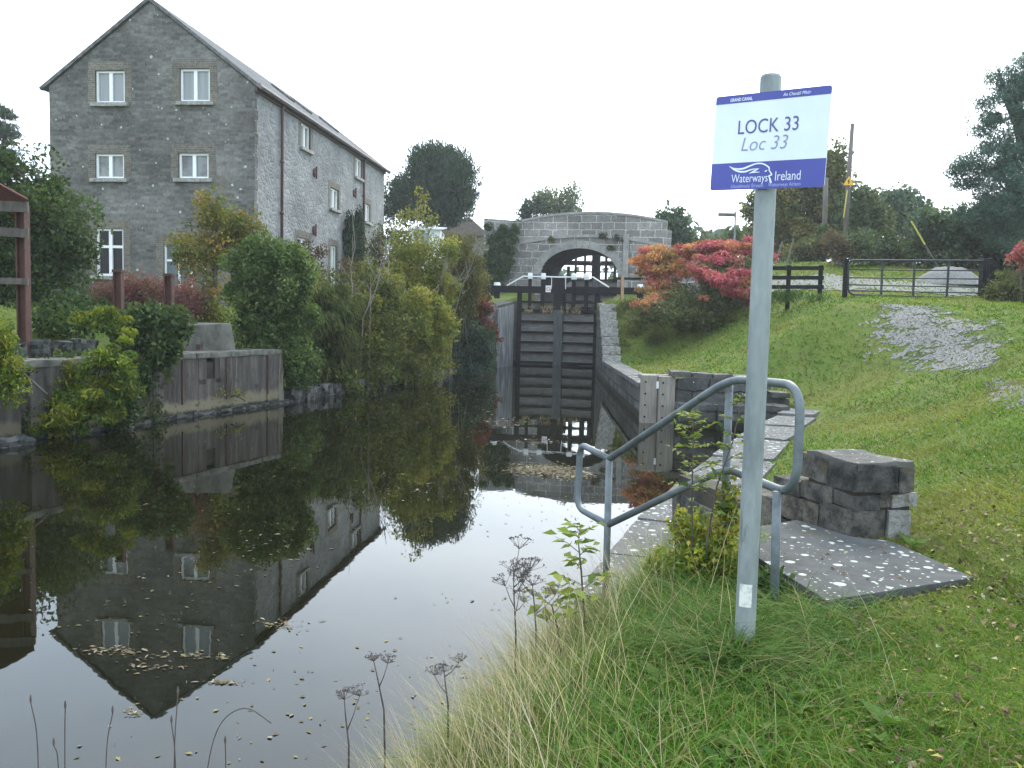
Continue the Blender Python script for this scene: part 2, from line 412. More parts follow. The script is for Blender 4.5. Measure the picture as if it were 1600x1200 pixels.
class MB:
    def __init__(s):
        s.v = []; s.f = []

    def add(s, vs, fs):
        k = len(s.v); s.v += [Vector(v) for v in vs]; s.f += [tuple(i + k for i in f) for f in fs]

    def quad(s, a, b, c, d):
        s.add([a, b, c, d], [(0, 1, 2, 3)])

    def obox(s, c, ax, h):
        c = Vector(c); X, Y, Z = [Vector(a) for a in ax]
        vs = [c + X * (h[0] * i) + Y * (h[1] * j) + Z * (h[2] * k) for i in (-1, 1) for j in (-1, 1) for k in (-1, 1)]
        s.add(vs, [(0, 1, 3, 2), (4, 6, 7, 5), (0, 4, 5, 1), (2, 3, 7, 6), (0, 2, 6, 4), (1, 5, 7, 3)])

    def box(s, a, b):
        a = Vector(a); b = Vector(b)
        s.obox((a + b) / 2, ((1, 0, 0), (0, 1, 0), (0, 0, 1)), [abs(q) / 2 for q in (b - a)])

    def bar(s, a, b, w, h, up=(0, 0, 1)):
        a = Vector(a); b = Vector(b); d = (b - a); L = d.length; d /= L
        up = Vector(up); sd = d.cross(up)
        if sd.length < 1e-4: sd = d.cross(Vector((0, 1, 0)))
        sd.normalize(); up = sd.cross(d)
        s.obox((a + b) / 2, (d, sd, up), (L / 2, w / 2, h / 2))

    def tube(s, pts, r, n=8, cap=True):
        pts = [Vector(p) for p in pts]
        rs = r if isinstance(r, (list, tuple)) else [r] * len(pts)
        rings = []
        prev = None
        for i, p in enumerate(pts):
            t = (pts[min(i + 1, len(pts) - 1)] - pts[max(i - 1, 0)])
            if t.length < 1e-9: t = Vector((0, 0, 1))
            t.normalize()
            if prev is None:
                a = t.orthogonal().normalized()
            else:
                a = prev - t * prev.dot(t)
                a = a.normalized() if a.length > 1e-6 else t.orthogonal().normalized()
            prev = a
            b = t.cross(a)
            rings.append([p + (a * math.cos(2 * math.pi * k / n) + b * math.sin(2 * math.pi * k / n)) * rs[i] for k in range(n)])
        vs = [q for rg in rings for q in rg]
        fs = []
        for i in range(len(pts) - 1):
            for k in range(n):
                fs.append((i * n + k, i * n + (k + 1) % n, (i + 1) * n + (k + 1) % n, (i + 1) * n + k))
        if cap:
            fs.append(tuple(reversed(range(n)))); fs.append(tuple((len(pts) - 1) * n + k for k in range(n)))
        s.add(vs, fs)

    def rough(s, c, ax, h, cuts=3, amp=.02, seed=0, rnd=.25):
        """a worn stone block"""
        c = Vector(c); X, Y, Z = [Vector(a) for a in ax]
        n = cuts + 1
        idx = {}; vs = []; fs = []

        def vert(i, j, k):
            key = (i, j, k)
            if key not in idx:
                p = Vector((2 * i / n - 1, 2 * j / n - 1, 2 * k / n - 1))
                q = p.copy()
                m = sorted(abs(x) for x in q)
                q *= 1 - rnd * .12 * max(0, m[1] - .4) * m[2]
                w = X * (q.x * h[0]) + Y * (q.y * h[1]) + Z * (q.z * h[2])
                w += mnoise.noise_vector((c + w) * 3.1 + Vector((seed * 7.7, 0, 0))) * amp + mnoise.noise_vector((c + w) * 9 + Vector((0, seed * 3.3, 0))) * amp * .6
                idx[key] = len(vs); vs.append(c + w)
            return idx[key]
        for a in range(n):
            for b in range(n):
                for side in (0, n):
                    fs.append((vert(side, a, b), vert(side, a + 1, b), vert(side, a + 1, b + 1), vert(side, a, b + 1)))
                    fs.append((vert(a, side, b), vert(a, side, b + 1), vert(a + 1, side, b + 1), vert(a + 1, side, b)))
                    fs.append((vert(a, b, side), vert(a + 1, b, side), vert(a + 1, b + 1, side), vert(a, b + 1, side)))
        s.add(vs, fs)

    def build(s, name, mat, parent=None, loc=None, smooth=False, bevel=0.0, fixn=True):
        if loc is None:
            loc = ORG[parent.name] if parent is not None else (0, 0, 0)
        loc = Vector(loc)
        me = bpy.data.meshes.new(name)
        me.from_pydata([v - loc for v in s.v], [], s.f)
        me.materials.append(mat if not isinstance(mat, str) else M[mat])
        if fixn:
            bm = bmesh.new(); bm.from_mesh(me)
            bmesh.ops.recalc_face_normals(bm, faces=bm.faces)
            bm.to_mesh(me); bm.free()
        uv = me.uv_layers.new(name='UVMap')
        for p in me.polygons:
            nn = p.normal
            if abs(nn.z) > .75:
                tx, ty = Vector((1, 0, 0)), Vector((0, 1, 0))
            else:
                tx = Vector((-nn.y, nn.x, 0)).normalized()
                if abs(tx.y) > abs(tx.x):
                    tx = tx if tx.y > 0 else -tx
                else:
                    tx = tx if tx.x > 0 else -tx
                ty = Vector((0, 0, 1)) if abs(nn.z) < .3 else nn.cross(tx)
            for li in p.loop_indices:
                q = me.vertices[me.loops[li].vertex_index].co + loc
                uv.data[li].uv = (q.dot(tx), q.dot(ty))
        if smooth:
            for p in me.polygons: p.use_smooth = True
        o = bpy.data.objects.new(name, me)
        link(o, name, loc, parent)
        if bevel:
            b = o.modifiers.new('bevel', 'BEVEL'); b.width = bevel; b.segments = 2; b.limit_method = 'ANGLE'; b.angle_limit = R(40)
        return o


def np_mesh(name, verts, faces, mat, tint=None, parent=None, loc=None, smooth=False):
    """verts (N,3) world; faces (K,4) or (K,3)"""
    if loc is None:
        loc = ORG[parent.name] if parent is not None else Vector((0, 0, 0))
    loc = Vector(loc)
    v = np.asarray(verts, np.float32) - np.array(loc, np.float32)
    f = np.asarray(faces, np.int32)
    me = bpy.data.meshes.new(name)
    me.vertices.add(len(v)); me.vertices.foreach_set('co', v.ravel())
    k = f.shape[1]
    me.loops.add(f.size); me.loops.foreach_set('vertex_index', f.ravel())
    me.polygons.add(len(f)); me.polygons.foreach_set('loop_start', np.arange(0, f.size, k, dtype=np.int32))
    me.polygons.foreach_set('loop_total', np.full(len(f), k, np.int32))
    if smooth:
        me.polygons.foreach_set('use_smooth', np.ones(len(f), bool))
    me.update(calc_edges=True)
    me.validate()
    if tint is not None:
        at = me.color_attributes.new('tint', 'FLOAT_COLOR', 'POINT')
        c = np.ones((len(v), 4), np.float32); c[:, :3] = tint
        at.data.foreach_set('color', c.ravel())
    me.materials.append(M[mat] if isinstance(mat, str) else mat)
    o = bpy.data.objects.new(name, me)
    link(o, name, loc, parent)
    return o


def round_path(pts, rad, seg=6):
    pts = [Vector(p) for p in pts]
    out = [pts[0]]
    for i in range(1, len(pts) - 1):
        a, b, c = pts[i - 1], pts[i], pts[i + 1]
        r = rad[i] if isinstance(rad, (list, tuple)) else rad
        u = (a - b); v = (c - b)
        ra = min(r, u.length * .48); rc = min(r, v.length * .48)
        p0 = b + u.normalized() * ra; p1 = b + v.normalized() * rc
        for k in range(seg + 1):
            t = k / seg
            out.append(p0 * (1 - t) ** 2 + b * 2 * t * (1 - t) + p1 * t * t)
    out.append(pts[-1])
    return out


# ------------------------------------------------------------------ foliage
def nrm(a):
    return a / np.maximum(np.linalg.norm(a, axis=-1, keepdims=True), 1e-9)


def pick(rng, pal, n):
    cols = np.array([p[0] for p in pal], float); w = np.array([p[1] for p in pal], float); w /= w.sum()
    return cols[rng.choice(len(cols), n, p=w)]


def leaf_quads(rng, C, L, aspect, axis, tint, fold=.25, wob=.8, upb=.6):
    n = len(C)
    A = nrm(axis + rng.normal(0, wob, (n, 3)))
    ref = rng.normal(0, .6, (n, 3)) + np.array([0, 0, upb])
    Sd = nrm(np.cross(A, ref)); Nn = np.cross(Sd, A)
    L = np.asarray(L).reshape(-1, 1) * rng.uniform(.7, 1.3, (n, 1))
    W = L / aspect
    b = C - A * L * .5; t = C + A * L * .5 - Nn * L * .12
    l = C + Sd * W * .5 + Nn * W * fold - A * L * .05; r = C - Sd * W * .5 + Nn * W * fold - A * L * .05
    V = np.stack([b, l, t, r], 1).reshape(-1, 3)
    Fc = np.arange(4 * n).reshape(n, 4)
    return V, Fc, np.repeat(tint, 4, axis=0)


def crown_pts(rng, blobs, n, clump, nclump, inner=.25, flat=1.0, topbias=0.0):
    """leaf positions in clumps spread over and inside ellipsoids"""
    vol = np.array([b[1][0] * b[1][2] + .1 * b[1][0] for b in blobs]); vol = vol / vol.sum()
    which = rng.choice(len(blobs), nclump, p=vol)
    c = np.array([b[0] for b in blobs])[which]; rr = np.array([b[1] for b in blobs])[which]
    d = nrm(rng.normal(0, 1, (nclump, 3)) + np.array([0, 0, topbias]))
    rad = np.where(rng.random(nclump) < inner, rng.uniform(.2, .7, nclump), rng.uniform(.72, 1.0, nclump))
    cc = c + d * rr * rad[:, None]
    k = rng.integers(0, nclump, n)
    cs = clump * rng.uniform(.6, 1.35, nclump)
    p = rng.normal(0, 1, (n, 3)); p = p / np.maximum(1, np.linalg.norm(p, axis=1, keepdims=True) / 1.7)
    P = cc[k] + p * cs[k][:, None] * .62 * np.array([1, 1, flat])
    return P, k, cc, d


def to_blobs(Y, bl):
    out = []
    for b in bl:
        px, py, rx, ry = b[:4]; dy = b[4] if len(b) > 4 else 0
        yy = Y + dy
        c = U(px, py, yy)
        k = yy / F
        out.append((np.array(c), np.array([rx * k, rx * k * (b[5] if len(b) > 5 else .9), ry * k])))
    return out


def limb(mb, rng, a, b, r0, r1, sag=.15, n=5):
    a = np.array(a); b = np.array(b)
    L = np.linalg.norm(b - a)
    off = rng.normal(0, 1, 3) * L * .07
    pts = []
    for i in range(n):
        t = i / (n - 1)
        p = a + (b - a) * t + off * math.sin(math.pi * t) + np.array([0, 0, sag * L * math.sin(math.pi * t)])
        pts.append(tuple(p))
    mb.tube(pts, [r0 + (r1 - r0) * i / (n - 1) for i in range(n)], 6)


def plant(name, label, cat, Y, bl, pal, leaf=.1, n=4000, aspect=1.7, clump=.4, ncl=60, base=None, trunk=None, stems=0, group=None, seed=0,
          mat='leaf', inner=.25, flat=1.0, axis=None, wob=.8, var=.22, bark='bark', limbs=10, crown='crown', stemname=None, topbias=0.0, out=.6, lowdark=0, fold=.25, upb=.6, basez=None):
    rng = np.random.default_rng(seed + 17)
    blobs = to_blobs(Y, bl)
    if base is None:
        bx = float(np.mean([b[0][0] for b in blobs])); by = Y
    else:
        bx, by = base
    bz = gz1(bx, by) if basez is None else basez
    t = thing(name, (bx, by, bz), label, cat, group)
    P, k, cc, d = crown_pts(rng, blobs, n, clump, ncl, inner, flat, topbias)
    keep = P[:, 2] > np.maximum(gz(P[:, 0], P[:, 1]), 0.02) - .02
    P = P[keep]; k = k[keep]
    tint = pick(rng, pal, len(P)) * .45 + pick(rng, pal, ncl)[k] * .55
    tint = tint * rng.uniform(1 - var, 1 + var, (ncl, 1))[k] * rng.uniform(.82, 1.18, (len(P), 1))
    ax = d[k] * out
    if axis is not None: ax = ax * .5 + np.array(axis)
    V, Fc, T = leaf_quads(rng, P, leaf, aspect, ax, tint, fold, wob, upb)
    np_mesh(crown, V, Fc, mat, T, t)
    if trunk or stems:
        mb = MB()
        top = np.mean([b[0] for b in blobs], axis=0)
        if trunk:
            r0 = trunk
            apex = np.array([top[0], top[1], max(b[0][2] + b[1][2] * .35 for b in blobs)])
            b0 = np.array([bx, by, bz - .15])
            pts = [tuple(b0 + (apex - b0) * q + np.array([rng.normal(0, r0 * .6), rng.normal(0, r0 * .6), 0]) * (q > 0)) for q in (0, .12, .35, .6, .8, 1)]
            mb.tube(pts, [r0 * 1.3, r0, r0 * .8, r0 * .55, r0 * .35, r0 * .12], 9)
            sel = rng.choice(ncl, min(limbs, ncl), replace=False)
            for i in sel:
                e = cc[i]
                q = np.clip((e[2] - b0[2]) / max(.1, apex[2] - b0[2]) - rng.uniform(.15, .35), .15, .85)
                limb(mb, rng, b0 + (apex - b0) * q, e, r0 * .38, r0 * .07, .06)
        for i in range(stems):
            e = cc[rng.integers(0, ncl)]
            s0 = np.array([bx, by, bz - .05]) + np.array([rng.normal(0, .25), rng.normal(0, .2), 0])
            s0[2] = max(gz1(s0[0], s0[1]), .02) - .05 if basez is None else bz - .03
            if Y < 8: s0[:2] = e[:2] + rng.normal(0, .06, 2)
            limb(mb, rng, s0, e, .022 if Y > 8 else .006, .006 if Y > 8 else .002, .12 if Y > 8 else .02)
        mb.build(stemname or ('trunk' if trunk else 'stem'), bark, t, smooth=True)
    return t
# ------------------------------------------------------------------ sky, sun
SUN_EL, SUN_AZ = 38.0, 20.0        # azimuth clockwise from +Y
w = bpy.data.worlds.new("World"); S.world = w; w.use_nodes = True
wt = w.node_tree; wt.nodes.clear()
wo = wt.nodes.new('ShaderNodeOutputWorld'); bg = wt.nodes.new('ShaderNodeBackground')
sk = wt.nodes.new('ShaderNodeTexSky'); sk.sky_type = 'NISHITA'; sk.sun_disc = False
sk.sun_elevation = R(SUN_EL); sk.sun_rotation = R(SUN_AZ); sk.dust_density = 3.0; sk.air_density = 1.0; sk.ozone_density = 1.0
hs = wt.nodes.new('ShaderNodeHueSaturation'); hs.inputs['Saturation'].default_value = .35
wt.links.new(sk.outputs[0], hs.inputs['Color'])
tc = wt.nodes.new('ShaderNodeTexCoord'); nz = wt.nodes.new('ShaderNodeTexNoise'); nz.inputs['Scale'].default_value = 2.2
nz.inputs['Detail'].default_value = 6; nz.inputs['Roughness'].default_value = .55
mp = wt.nodes.new('ShaderNodeMapping'); mp.inputs['Scale'].default_value = (1, 1, 2.5)
wt.links.new(tc.outputs['Generated'], mp.inputs[0]); wt.links.new(mp.outputs[0], nz.inputs['Vector'])
cr = wt.nodes.new('ShaderNodeValToRGB')
cr.color_ramp.elements[0].position = .3; cr.color_ramp.elements[0].color = (5.0, 6.8, 8.6, 1)
cr.color_ramp.elements[1].position = .7; cr.color_ramp.elements[1].color = (9.0, 10.2, 11.2, 1)
wt.links.new(nz.outputs[0], cr.inputs[0])
mxw = wt.nodes.new('ShaderNodeMix'); mxw.data_type = 'RGBA'; mxw.inputs[0].default_value = .68
wt.links.new(hs.outputs[0], mxw.inputs[6]); wt.links.new(cr.outputs[0], mxw.inputs[7])
wt.links.new(mxw.outputs[2], bg.inputs[0]); bg.inputs[1].default_value = .12
wt.links.new(bg.outputs[0], wo.inputs[0])
sun_d = bpy.data.lights.new("sun", 'SUN'); sun_d.energy = 1.1; sun_d.angle = R(25); sun_d.color = (1, .92, .78)
sun = bpy.data.objects.new("sun", sun_d); COL.objects.link(sun)
sd = Vector((math.sin(R(SUN_AZ)) * math.cos(R(SUN_EL)), math.cos(R(SUN_AZ)) * math.cos(R(SUN_EL)), math.sin(R(SUN_EL))))
sun.rotation_euler = sd.to_track_quat('Z', 'Y').to_euler(); sun.location = (0, 0, 40)
vs_ = S.view_settings
vs_.view_transform = 'Standard'; vs_.look = 'None'; vs_.gamma = 1; vs_.use_curve_mapping = False
vs_.exposure = 1.5

# ------------------------------------------------------------------ haze volume, added to lift the far darks in place of lens glare
hz_m = bpy.data.materials.new('haze'); hz_m.use_nodes = True; hz_m.node_tree.nodes.clear()
_o = hz_m.node_tree.nodes.new('ShaderNodeOutputMaterial'); _v = hz_m.node_tree.nodes.new('ShaderNodeVolumePrincipled')
_v.inputs['Color'].default_value = (.93, .96, 1, 1); _v.inputs['Density'].default_value = .0006; _v.inputs['Anisotropy'].default_value = .3
hz_m.node_tree.links.new(_v.outputs[0], _o.inputs['Volume'])
M['haze'] = hz_m

# ------------------------------------------------------------------ ground
_tk = [(1412, 479, 42), (1425, 500, 52), (1462, 530, 66), (1505, 556, 50), (1535, 574, 16)]
_tg = [G(a, b) for a, b, c in _tk]
TRACK = np.array([(p.x, p.y) for p in _tg], float)
TRW = np.array([k[2] * p.y / F for k, p in zip(_tk, _tg)])
ROAD = np.array([(10.3, 60.0), (9.9, 45.0), (10.6, 38.0), (13.5, 34.5), (18.0, 32.5), (28, 32.5)], float)
RDW = np.array([1.7, 1.7, 1.9, 2.1, 1.8, 1.8])


def path_d(x, y, P, W):
    best = np.full(np.shape(x), 1e9)
    for i in range(len(P) - 1):
        e = P[i + 1] - P[i]
        t = np.clip(((x - P[i][0]) * e[0] + (y - P[i][1]) * e[1]) / (e @ e), 0, 1)
        d = np.hypot(x - P[i][0] - t * e[0], y - P[i][1] - t * e[1]) / (W[i] + t * (W[i + 1] - W[i]))
        best = np.minimum(best, d)
    return best


def vnoise(x, y, s, seed=0):
    """cheap value noise"""
    x = np.asarray(x) * s + seed * 17.3; y = np.asarray(y) * s + seed * 9.1
    xi = np.floor(x).astype(np.int64); yi = np.floor(y).astype(np.int64); fx = sstep(x - xi); fy = sstep(y - yi)

    def h(a, b):
        q = (a * 374761393 + b * 668265263 + seed * 974711) & 0x7fffffff
        q = ((q ^ (q >> 13)) * 1274126177) & 0x7fffffff
        return ((q ^ (q >> 16)) & 0xffff) / 65535.0
    return (h(xi, yi) * (1 - fx) + h(xi + 1, yi) * fx) * (1 - fy) + (h(xi, yi + 1) * (1 - fx) + h(xi + 1, yi + 1) * fx) * fy


def axis_coords(lo, hi, step, far_lo, far_hi, g=1.18):
    a = list(np.arange(lo, hi + 1e-6, step)); q = step
    while a[-1] < far_hi: q *= g; a.append(a[-1] + q)
    q = step
    while a[0] > far_lo: q *= g; a.insert(0, a[0] - q)
    return np.array(a)


gx = axis_coords(-13, 17, .2, -900, 900); gy = axis_coords(-2, 50, .2, -120, 1500)
GX, GY = np.meshgrid(gx, gy)
GZ = gz(GX.ravel(), GY.ravel())
verts = np.stack([GX.ravel(), GY.ravel(), GZ], 1)
nx_, ny_ = len(gx), len(gy)
ii = np.arange(nx_ * ny_).reshape(ny_, nx_)
faces = np.stack([ii[:-1, :-1], ii[:-1, 1:], ii[1:, 1:], ii[1:, :-1]], -1).reshape(-1, 4)
n = NT('grass_ground')
wc = n.coord('World')
c = n.ramp(n.noise(wc, .5, 6, .65), [(.3, (.08, .13, .02)), (.5, (.125, .17, .03)), (.7, (.18, .185, .045))])
c = n.mix(n.ramp(n.noise(wc, 9, 6, .7), [(.3, 0.0), (.7, .7)]), c, (.055, .08, .016))
c = n.mix(n.ramp(n.noise(n.mapping(wc, loc=(5, 9, 0)), 1.4, 6, .7), [(.56, 0.0), (.70, .75)]), c, (.12, .105, .045))
sepz = n.n('ShaderNodeSeparateXYZ'); n.l(wc, sepz.inputs[0])
c = n.mix(n.ramp(n.math('ADD', sepz.outputs[2], n.math('MULTIPLY', n.noise(wc, 3), .3)), [(.22, 1.0), (.40, 0.0)]), c, (.035, .03, .02))
n.bump(n.noise(wc, 28, 6, .7), 1.0, .04)
M['ground'] = n.base(c, .95, spec=.15)
g = np_mesh('ground', verts, faces, 'ground', smooth=True); tag(g, kind='structure')


def sheet(name, P, W, mat, step, lift, seed, thr=1.0, amp=.9, ylim=None):
    x0, x1 = P[:, 0].min() - 3, P[:, 0].max() + 3; y0, y1 = P[:, 1].min() - 2, P[:, 1].max() + 2
    xs = np.arange(x0, x1, step); ys = np.arange(y0, y1, step)
    X, Y = np.meshgrid(xs, ys)
    cx, cy = X[:-1, :-1] + step / 2, Y[:-1, :-1] + step / 2
    d = path_d(cx, cy, P, W) + amp * (.6 * (vnoise(cx, cy, .9, seed) - .5) + .8 * (vnoise(cx, cy, 2.7, seed + 1) - .5) + 1.0 * (vnoise(cx, cy, 7, seed + 2) - .5) + 1.0 * (vnoise(cx, cy, 15, seed + 3) - .5))
    keep = d < thr
    idx = np.arange(X.size).reshape(X.shape)
    f = np.stack([idx[:-1, :-1], idx[:-1, 1:], idx[1:, 1:], idx[1:, :-1]], -1)[keep]
    us, inv = np.unique(f, return_inverse=True)
    x = X.ravel()[us]; y = Y.ravel()[us]
    v = np.stack([x, y, gz(x, y) + lift], 1)
    o = np_mesh(name, v, inv.reshape(-1, 4), mat, smooth=True)
    return tag(o, kind='structure')


sheet('gravel_track', TRACK, TRW, 'gravel', .05, .012, 3, thr=.55, amp=1.25)
_g2 = [G(1548, 594), G(1575, 606), G(1612, 628)]
sheet('gravel_track', np.array([(p.x, p.y) for p in _g2]), np.array([.12, .22, .3]), 'gravel', .05, .012, 13, thr=.7, amp=1.0)
sheet('road', ROAD, RDW, 'gravel', .2, .03, 8, amp=.3)

# loose stones thinning out round the gravel
rng = np.random.default_rng(31)
PX_, PY_ = [], []
for P_, W_ in ((TRACK, TRW), (np.array([(p.x, p.y) for p in _g2]), np.array([.12, .22, .3]))):
    a_x = rng.uniform(P_[:, 0].min() - 1.5, P_[:, 0].max() + 1.5, 26000); a_y = rng.uniform(P_[:, 1].min() - 1.5, P_[:, 1].max() + 1.5, 26000)
    d_ = path_d(a_x, a_y, P_, W_) + .9 * (vnoise(a_x, a_y, 1.3, 5) - .5) + .6 * (vnoise(a_x, a_y, 5, 6) - .5)
    k_ = rng.random(26000) < np.clip(1.25 - d_, 0, 1) * .55
    PX_.append(a_x[k_]); PY_.append(a_y[k_])
px_ = np.concatenate(PX_); py_ = np.concatenate(PY_); N_ = len(px_)
c_ = np.stack([px_, py_, gz(px_, py_) + .012], 1); s_ = rng.uniform(.008, .028, (N_, 1, 1))
oc = np.array([(1, 0, 0), (0, 1, 0), (-1, 0, 0), (0, -1, 0), (0, 0, .4), (0, 0, -.4)], float)
V_ = c_[:, None, :] + (oc[None] * rng.uniform(.6, 1.3, (N_, 6, 1))) * s_
of = np.array([(0, 1, 4), (1, 2, 4), (2, 3, 4), (3, 0, 4), (1, 0, 5), (2, 1, 5), (3, 2, 5), (0, 3, 5)])
o = np_mesh('loose_gravel', V_.reshape(-1, 3), (np.arange(N_)[:, None, None] * 6 + of[None]).reshape(-1, 3), 'gravel'); tag(o, kind='stuff')

# ------------------------------------------------------------------ water
n = NT('canal_water')
wc = n.coord('World')
n.base(n.ramp(n.noise(wc, .35, 4, .6), [(.3, (.004, .0045, .0018)), (.7, (.008, .008, .0032))]), .012)
n.b.inputs['IOR'].default_value = 1.42
bp = n.bump(n.math('ADD', n.noise(n.mapping(wc, (1, .6, 1)), 1.6, 4, .55), n.math('MULTIPLY', n.noise(n.mapping(wc, (1, .5, 1)), 7, 2, .5), .12)), .05, .02)
M['water'] = n.m
m = MB(); m.quad((-22, -9, 0), (12, -9, 0), (12, 46.2, 0), (-22, 46.2, 0)); o = m.build('water', 'water'); tag(o, kind='structure')
m = MB(); m.quad((-.2, 47.3, 2.5), (4.6, 46.3, 2.5), (10.2, 69.0, 2.5), (4.6, 70.2, 2.5)); o = m.build('chamber_water', 'water'); tag(o, kind='structure')

# ------------------------------------------------------------------ walls along the canal


def wall_run(mb, pts, tops, bot, thick, side=1):
    """a wall of quads following pts (x, y); side +1 puts the thickness to the left of travel"""
    n_ = len(pts); P = [Vector((p[0], p[1], 0)) for p in pts]
    offs = []
    for i in range(n_):
        a = P[max(0, i - 1)]; b = P[min(n_ - 1, i + 1)]
        d = (b - a).normalized(); offs.append(Vector((-d.y, d.x, 0)) * side * thick)
    for i in range(n_ - 1):
        f0, f1 = P[i], P[i + 1]; b0, b1 = P[i] + offs[i], P[i + 1] + offs[i + 1]
        z0, z1 = tops[i], tops[i + 1]
        V = lambda p, z: Vector((p.x, p.y, z))
        mb.quad(V(f0, bot), V(f1, bot), V(f1, z1), V(f0, z0))
        mb.quad(V(f0, z0), V(f1, z1), V(b1, z1), V(b0, z0))
        mb.quad(V(b0, bot), V(b1, bot), V(b1, z1), V(b0, z0))
    for i in (0, n_ - 1):
        V = lambda p, z: Vector((p.x, p.y, z))
        mb.quad(V(P[i], bot), V(P[i] + offs[i], bot), V(P[i] + offs[i], tops[i]), V(P[i], tops[i]))


# right low wall from the fender to the lock, with its stepped coping
t = thing('canal_wall', (3.3, 30, .9), 'low dark stone canal wall with pale coping running below the grass slope to the lock', 'wall')
m = MB(); wall_run(m, [(3.08, 21.3), (3.28, 29), (3.44, 33.4)], [.78, .72, .73], -1, .4, -1); m.build('masonry', 'lockwall', t)
m = MB()
rs = random.Random(4)
for i in range(12):
    y = 21.5 + i * 1.0; x = 3.08 + (y - 21.3) * .0275
    m.rough((x + .26, y + .5, .83 - .004 * i), ((.0262, 1, 0), (-1, .0262, 0), (0, 0, 1)), (.49, .30, .06), 3, .015, i)
m.build('coping', 'coping', t)
t = thing('wing_wall', (3.7, 41, .9), 'stone wing wall beside the lock gate with whitish stepped coping stones', 'wall')
m = MB(); wall_run(m, [(3.44, 33.4), (3.52, 35.5), (3.6, 37.5), (3.75, 40.5), (4.22, 44.95)], [.75, 1.75, 2.85, 3.1, 3.2], -1, .7, -1)
m.build('masonry', 'lockwall', t)
m = MB()
for i in range(7):
    y = 33.4 + i * .60; z = .88 + i * .33; x = 3.44 + (y - 33.4) * .04
    m.rough((x + .30, y + .3, z), ((.04, 1, 0), (-1, .04, 0), (0, 0, 1)), (.36, .33, .16), 3, .03, 40 + i)
m.build('coping_step', 'palestone', t)
# recess wall behind the basin, with a ledge
t = thing('basin_wall', (4.9, 20.6, 0), 'dark stone basin wall with a ledge between the timber fender and the lichen coping', 'wall')
m = MB(); wall_run(m, [(3.72, 20.75), (4.2, 20.35), (5.0, 20.3), (5.7, 20.55), (6.5, 20.9)], [1.05, 1.12, 1.08, .9, .62], -1, .5, 1); m.build('masonry', 'lockwall', t)
m = MB()
for i, (x, y, L) in enumerate([(4.15, 20.1, .42), (5.0, 19.98, .44), (5.8, 20.12, .38)]):
    m.rough((x, y, .22), ((1, .03, 0), (-.03, 1, 0), (0, 0, 1)), (L, .28, .34), 3, .04, 60 + i)
m.build('ledge', 'lockwall', t)
m = MB()
for i in range(6):
    x = 3.9 + i * .46; y = 20.75 - .3 * math.sin(min(1, i / 3) * 1.5) + .06 * i
    m.rough((x, y + .1, 1.17 - .02 * i - (.16 if i > 3 else 0) - (.17 if i > 4 else 0)), ((1, .05, 0), (-.05, 1, 0), (0, 0, 1)), (.22, .26, .06), 3, .02, 70 + i)
m.build('coping', 'capstone', t)

# lichen coping along the near bank
t = thing('quay_coping', (2, 10, .28), 'row of flat dark coping stones spotted with white lichen along the near water edge', 'coping')
edge = [(.50, 6.75), (.9, 8.0), (1.35, 9.4), (2.2, 11.6), (3.1, 13.7), (4.0, 15.8), (4.9, 17.6), (5.75, 19.3), (6.35, 20.5)]
ez = [.28, .28, .29, .31, .34, .38, .40, .43, .5]
wd = [1.55, 1.3, 1.15, 1.0, .95, .9, .85, .8, .7]
m = MB()
for i in range(len(edge) - 1):
    a = Vector((*edge[i], 0)); b = Vector((*edge[i + 1], 0)); d = (b - a).normalized(); s_ = Vector((d.y, -d.x, 0))
    L = (b - a).length; ww = (wd[i] + wd[i + 1]) / 2; z = (ez[i] + ez[i + 1]) / 2
    m.rough((a + b) / 2 + s_ * ww / 2 + Vector((0, 0, z - .14)), (d, -s_, (0, 0, 1)), (L / 2 - .006, ww / 2, .14), 5, .012, 80 + i)
m.build('coping_stone', 'coping', t)
m = MB(); wall_run(m, [(e[0] + .06, e[1] + .02) for e in edge], [z - .26 for z in ez], -1, .6, -1)
m.quad((.52, 6.83, -1), (1.9, 6.3, -1), (1.9, 6.3, .05), (.52, 6.83, .05))
m.build('masonry', 'lockwall', t)

# ------------------------------------------------------------------ left quay
t = thing('old_quay', (-7.4, 19, 0), 'rust stained quay wall of upright sheets on the far bank below the round bush', 'quay')
qa, qb = Vector((-8.75, 15.3, 0)), Vector((-6.0, 23.3, 0))
qd = (qb - qa).normalized(); qn = Vector((qd.y, -qd.x, 0))


def qp(s_, off, z): return qa + qd * s_ + qn * off + Vector((0, 0, z))


rs = random.Random(9)
m = MB(); s_ = .6
seams = []
while s_ < 8.25:
    L = min(rs.uniform(.55, 1.15), 8.3 - s_)
    hole = 4.95 < s_ + L / 2 < 6.1
    zt = 1.31
    o_ = rs.uniform(-.02, .02)
    if hole:
        m.obox(qp(s_ + L / 2, o_ - .06, .33), (qd, qn, (0, 0, 1)), (L / 2 - .003, .05, .48))
        m.obox(qp(s_ + L * .15, o_ - .06, 1.0), (qd, qn, (0, 0, 1)), (L * .15 - .01, .05, .30))
        m.obox(qp(s_ + L * .80, o_ - .06, 1.0), (qd, qn, (0, 0, 1)), (L * .2 - .01, .05, .30))
    else:
        m.obox(qp(s_ + L / 2, o_ - .06, .25 + zt / 2 - .3), (qd, qn, (0, 0, 1)), (L / 2 - .003, .05, zt / 2 - .25 + .3))
    seams.append(s_)
    s_ += L
m.build('sheet_face', 'quay', t)
m = MB(); m.obox(qp(4.2, -.5, .1), (qd, qn, (0, 0, 1)), (4.2, .42, 1.1)); m.build('core', 'earth', t)
m = MB()
for k in range(9):
    m.rough(qp(.5 + k * .98, -.09, -.02), (qd, qn, (0, 0, 1)), (.485, .14, .10), 4, .06, 100 + k)
m.build('plinth', 'bankstone', t)
m = MB()
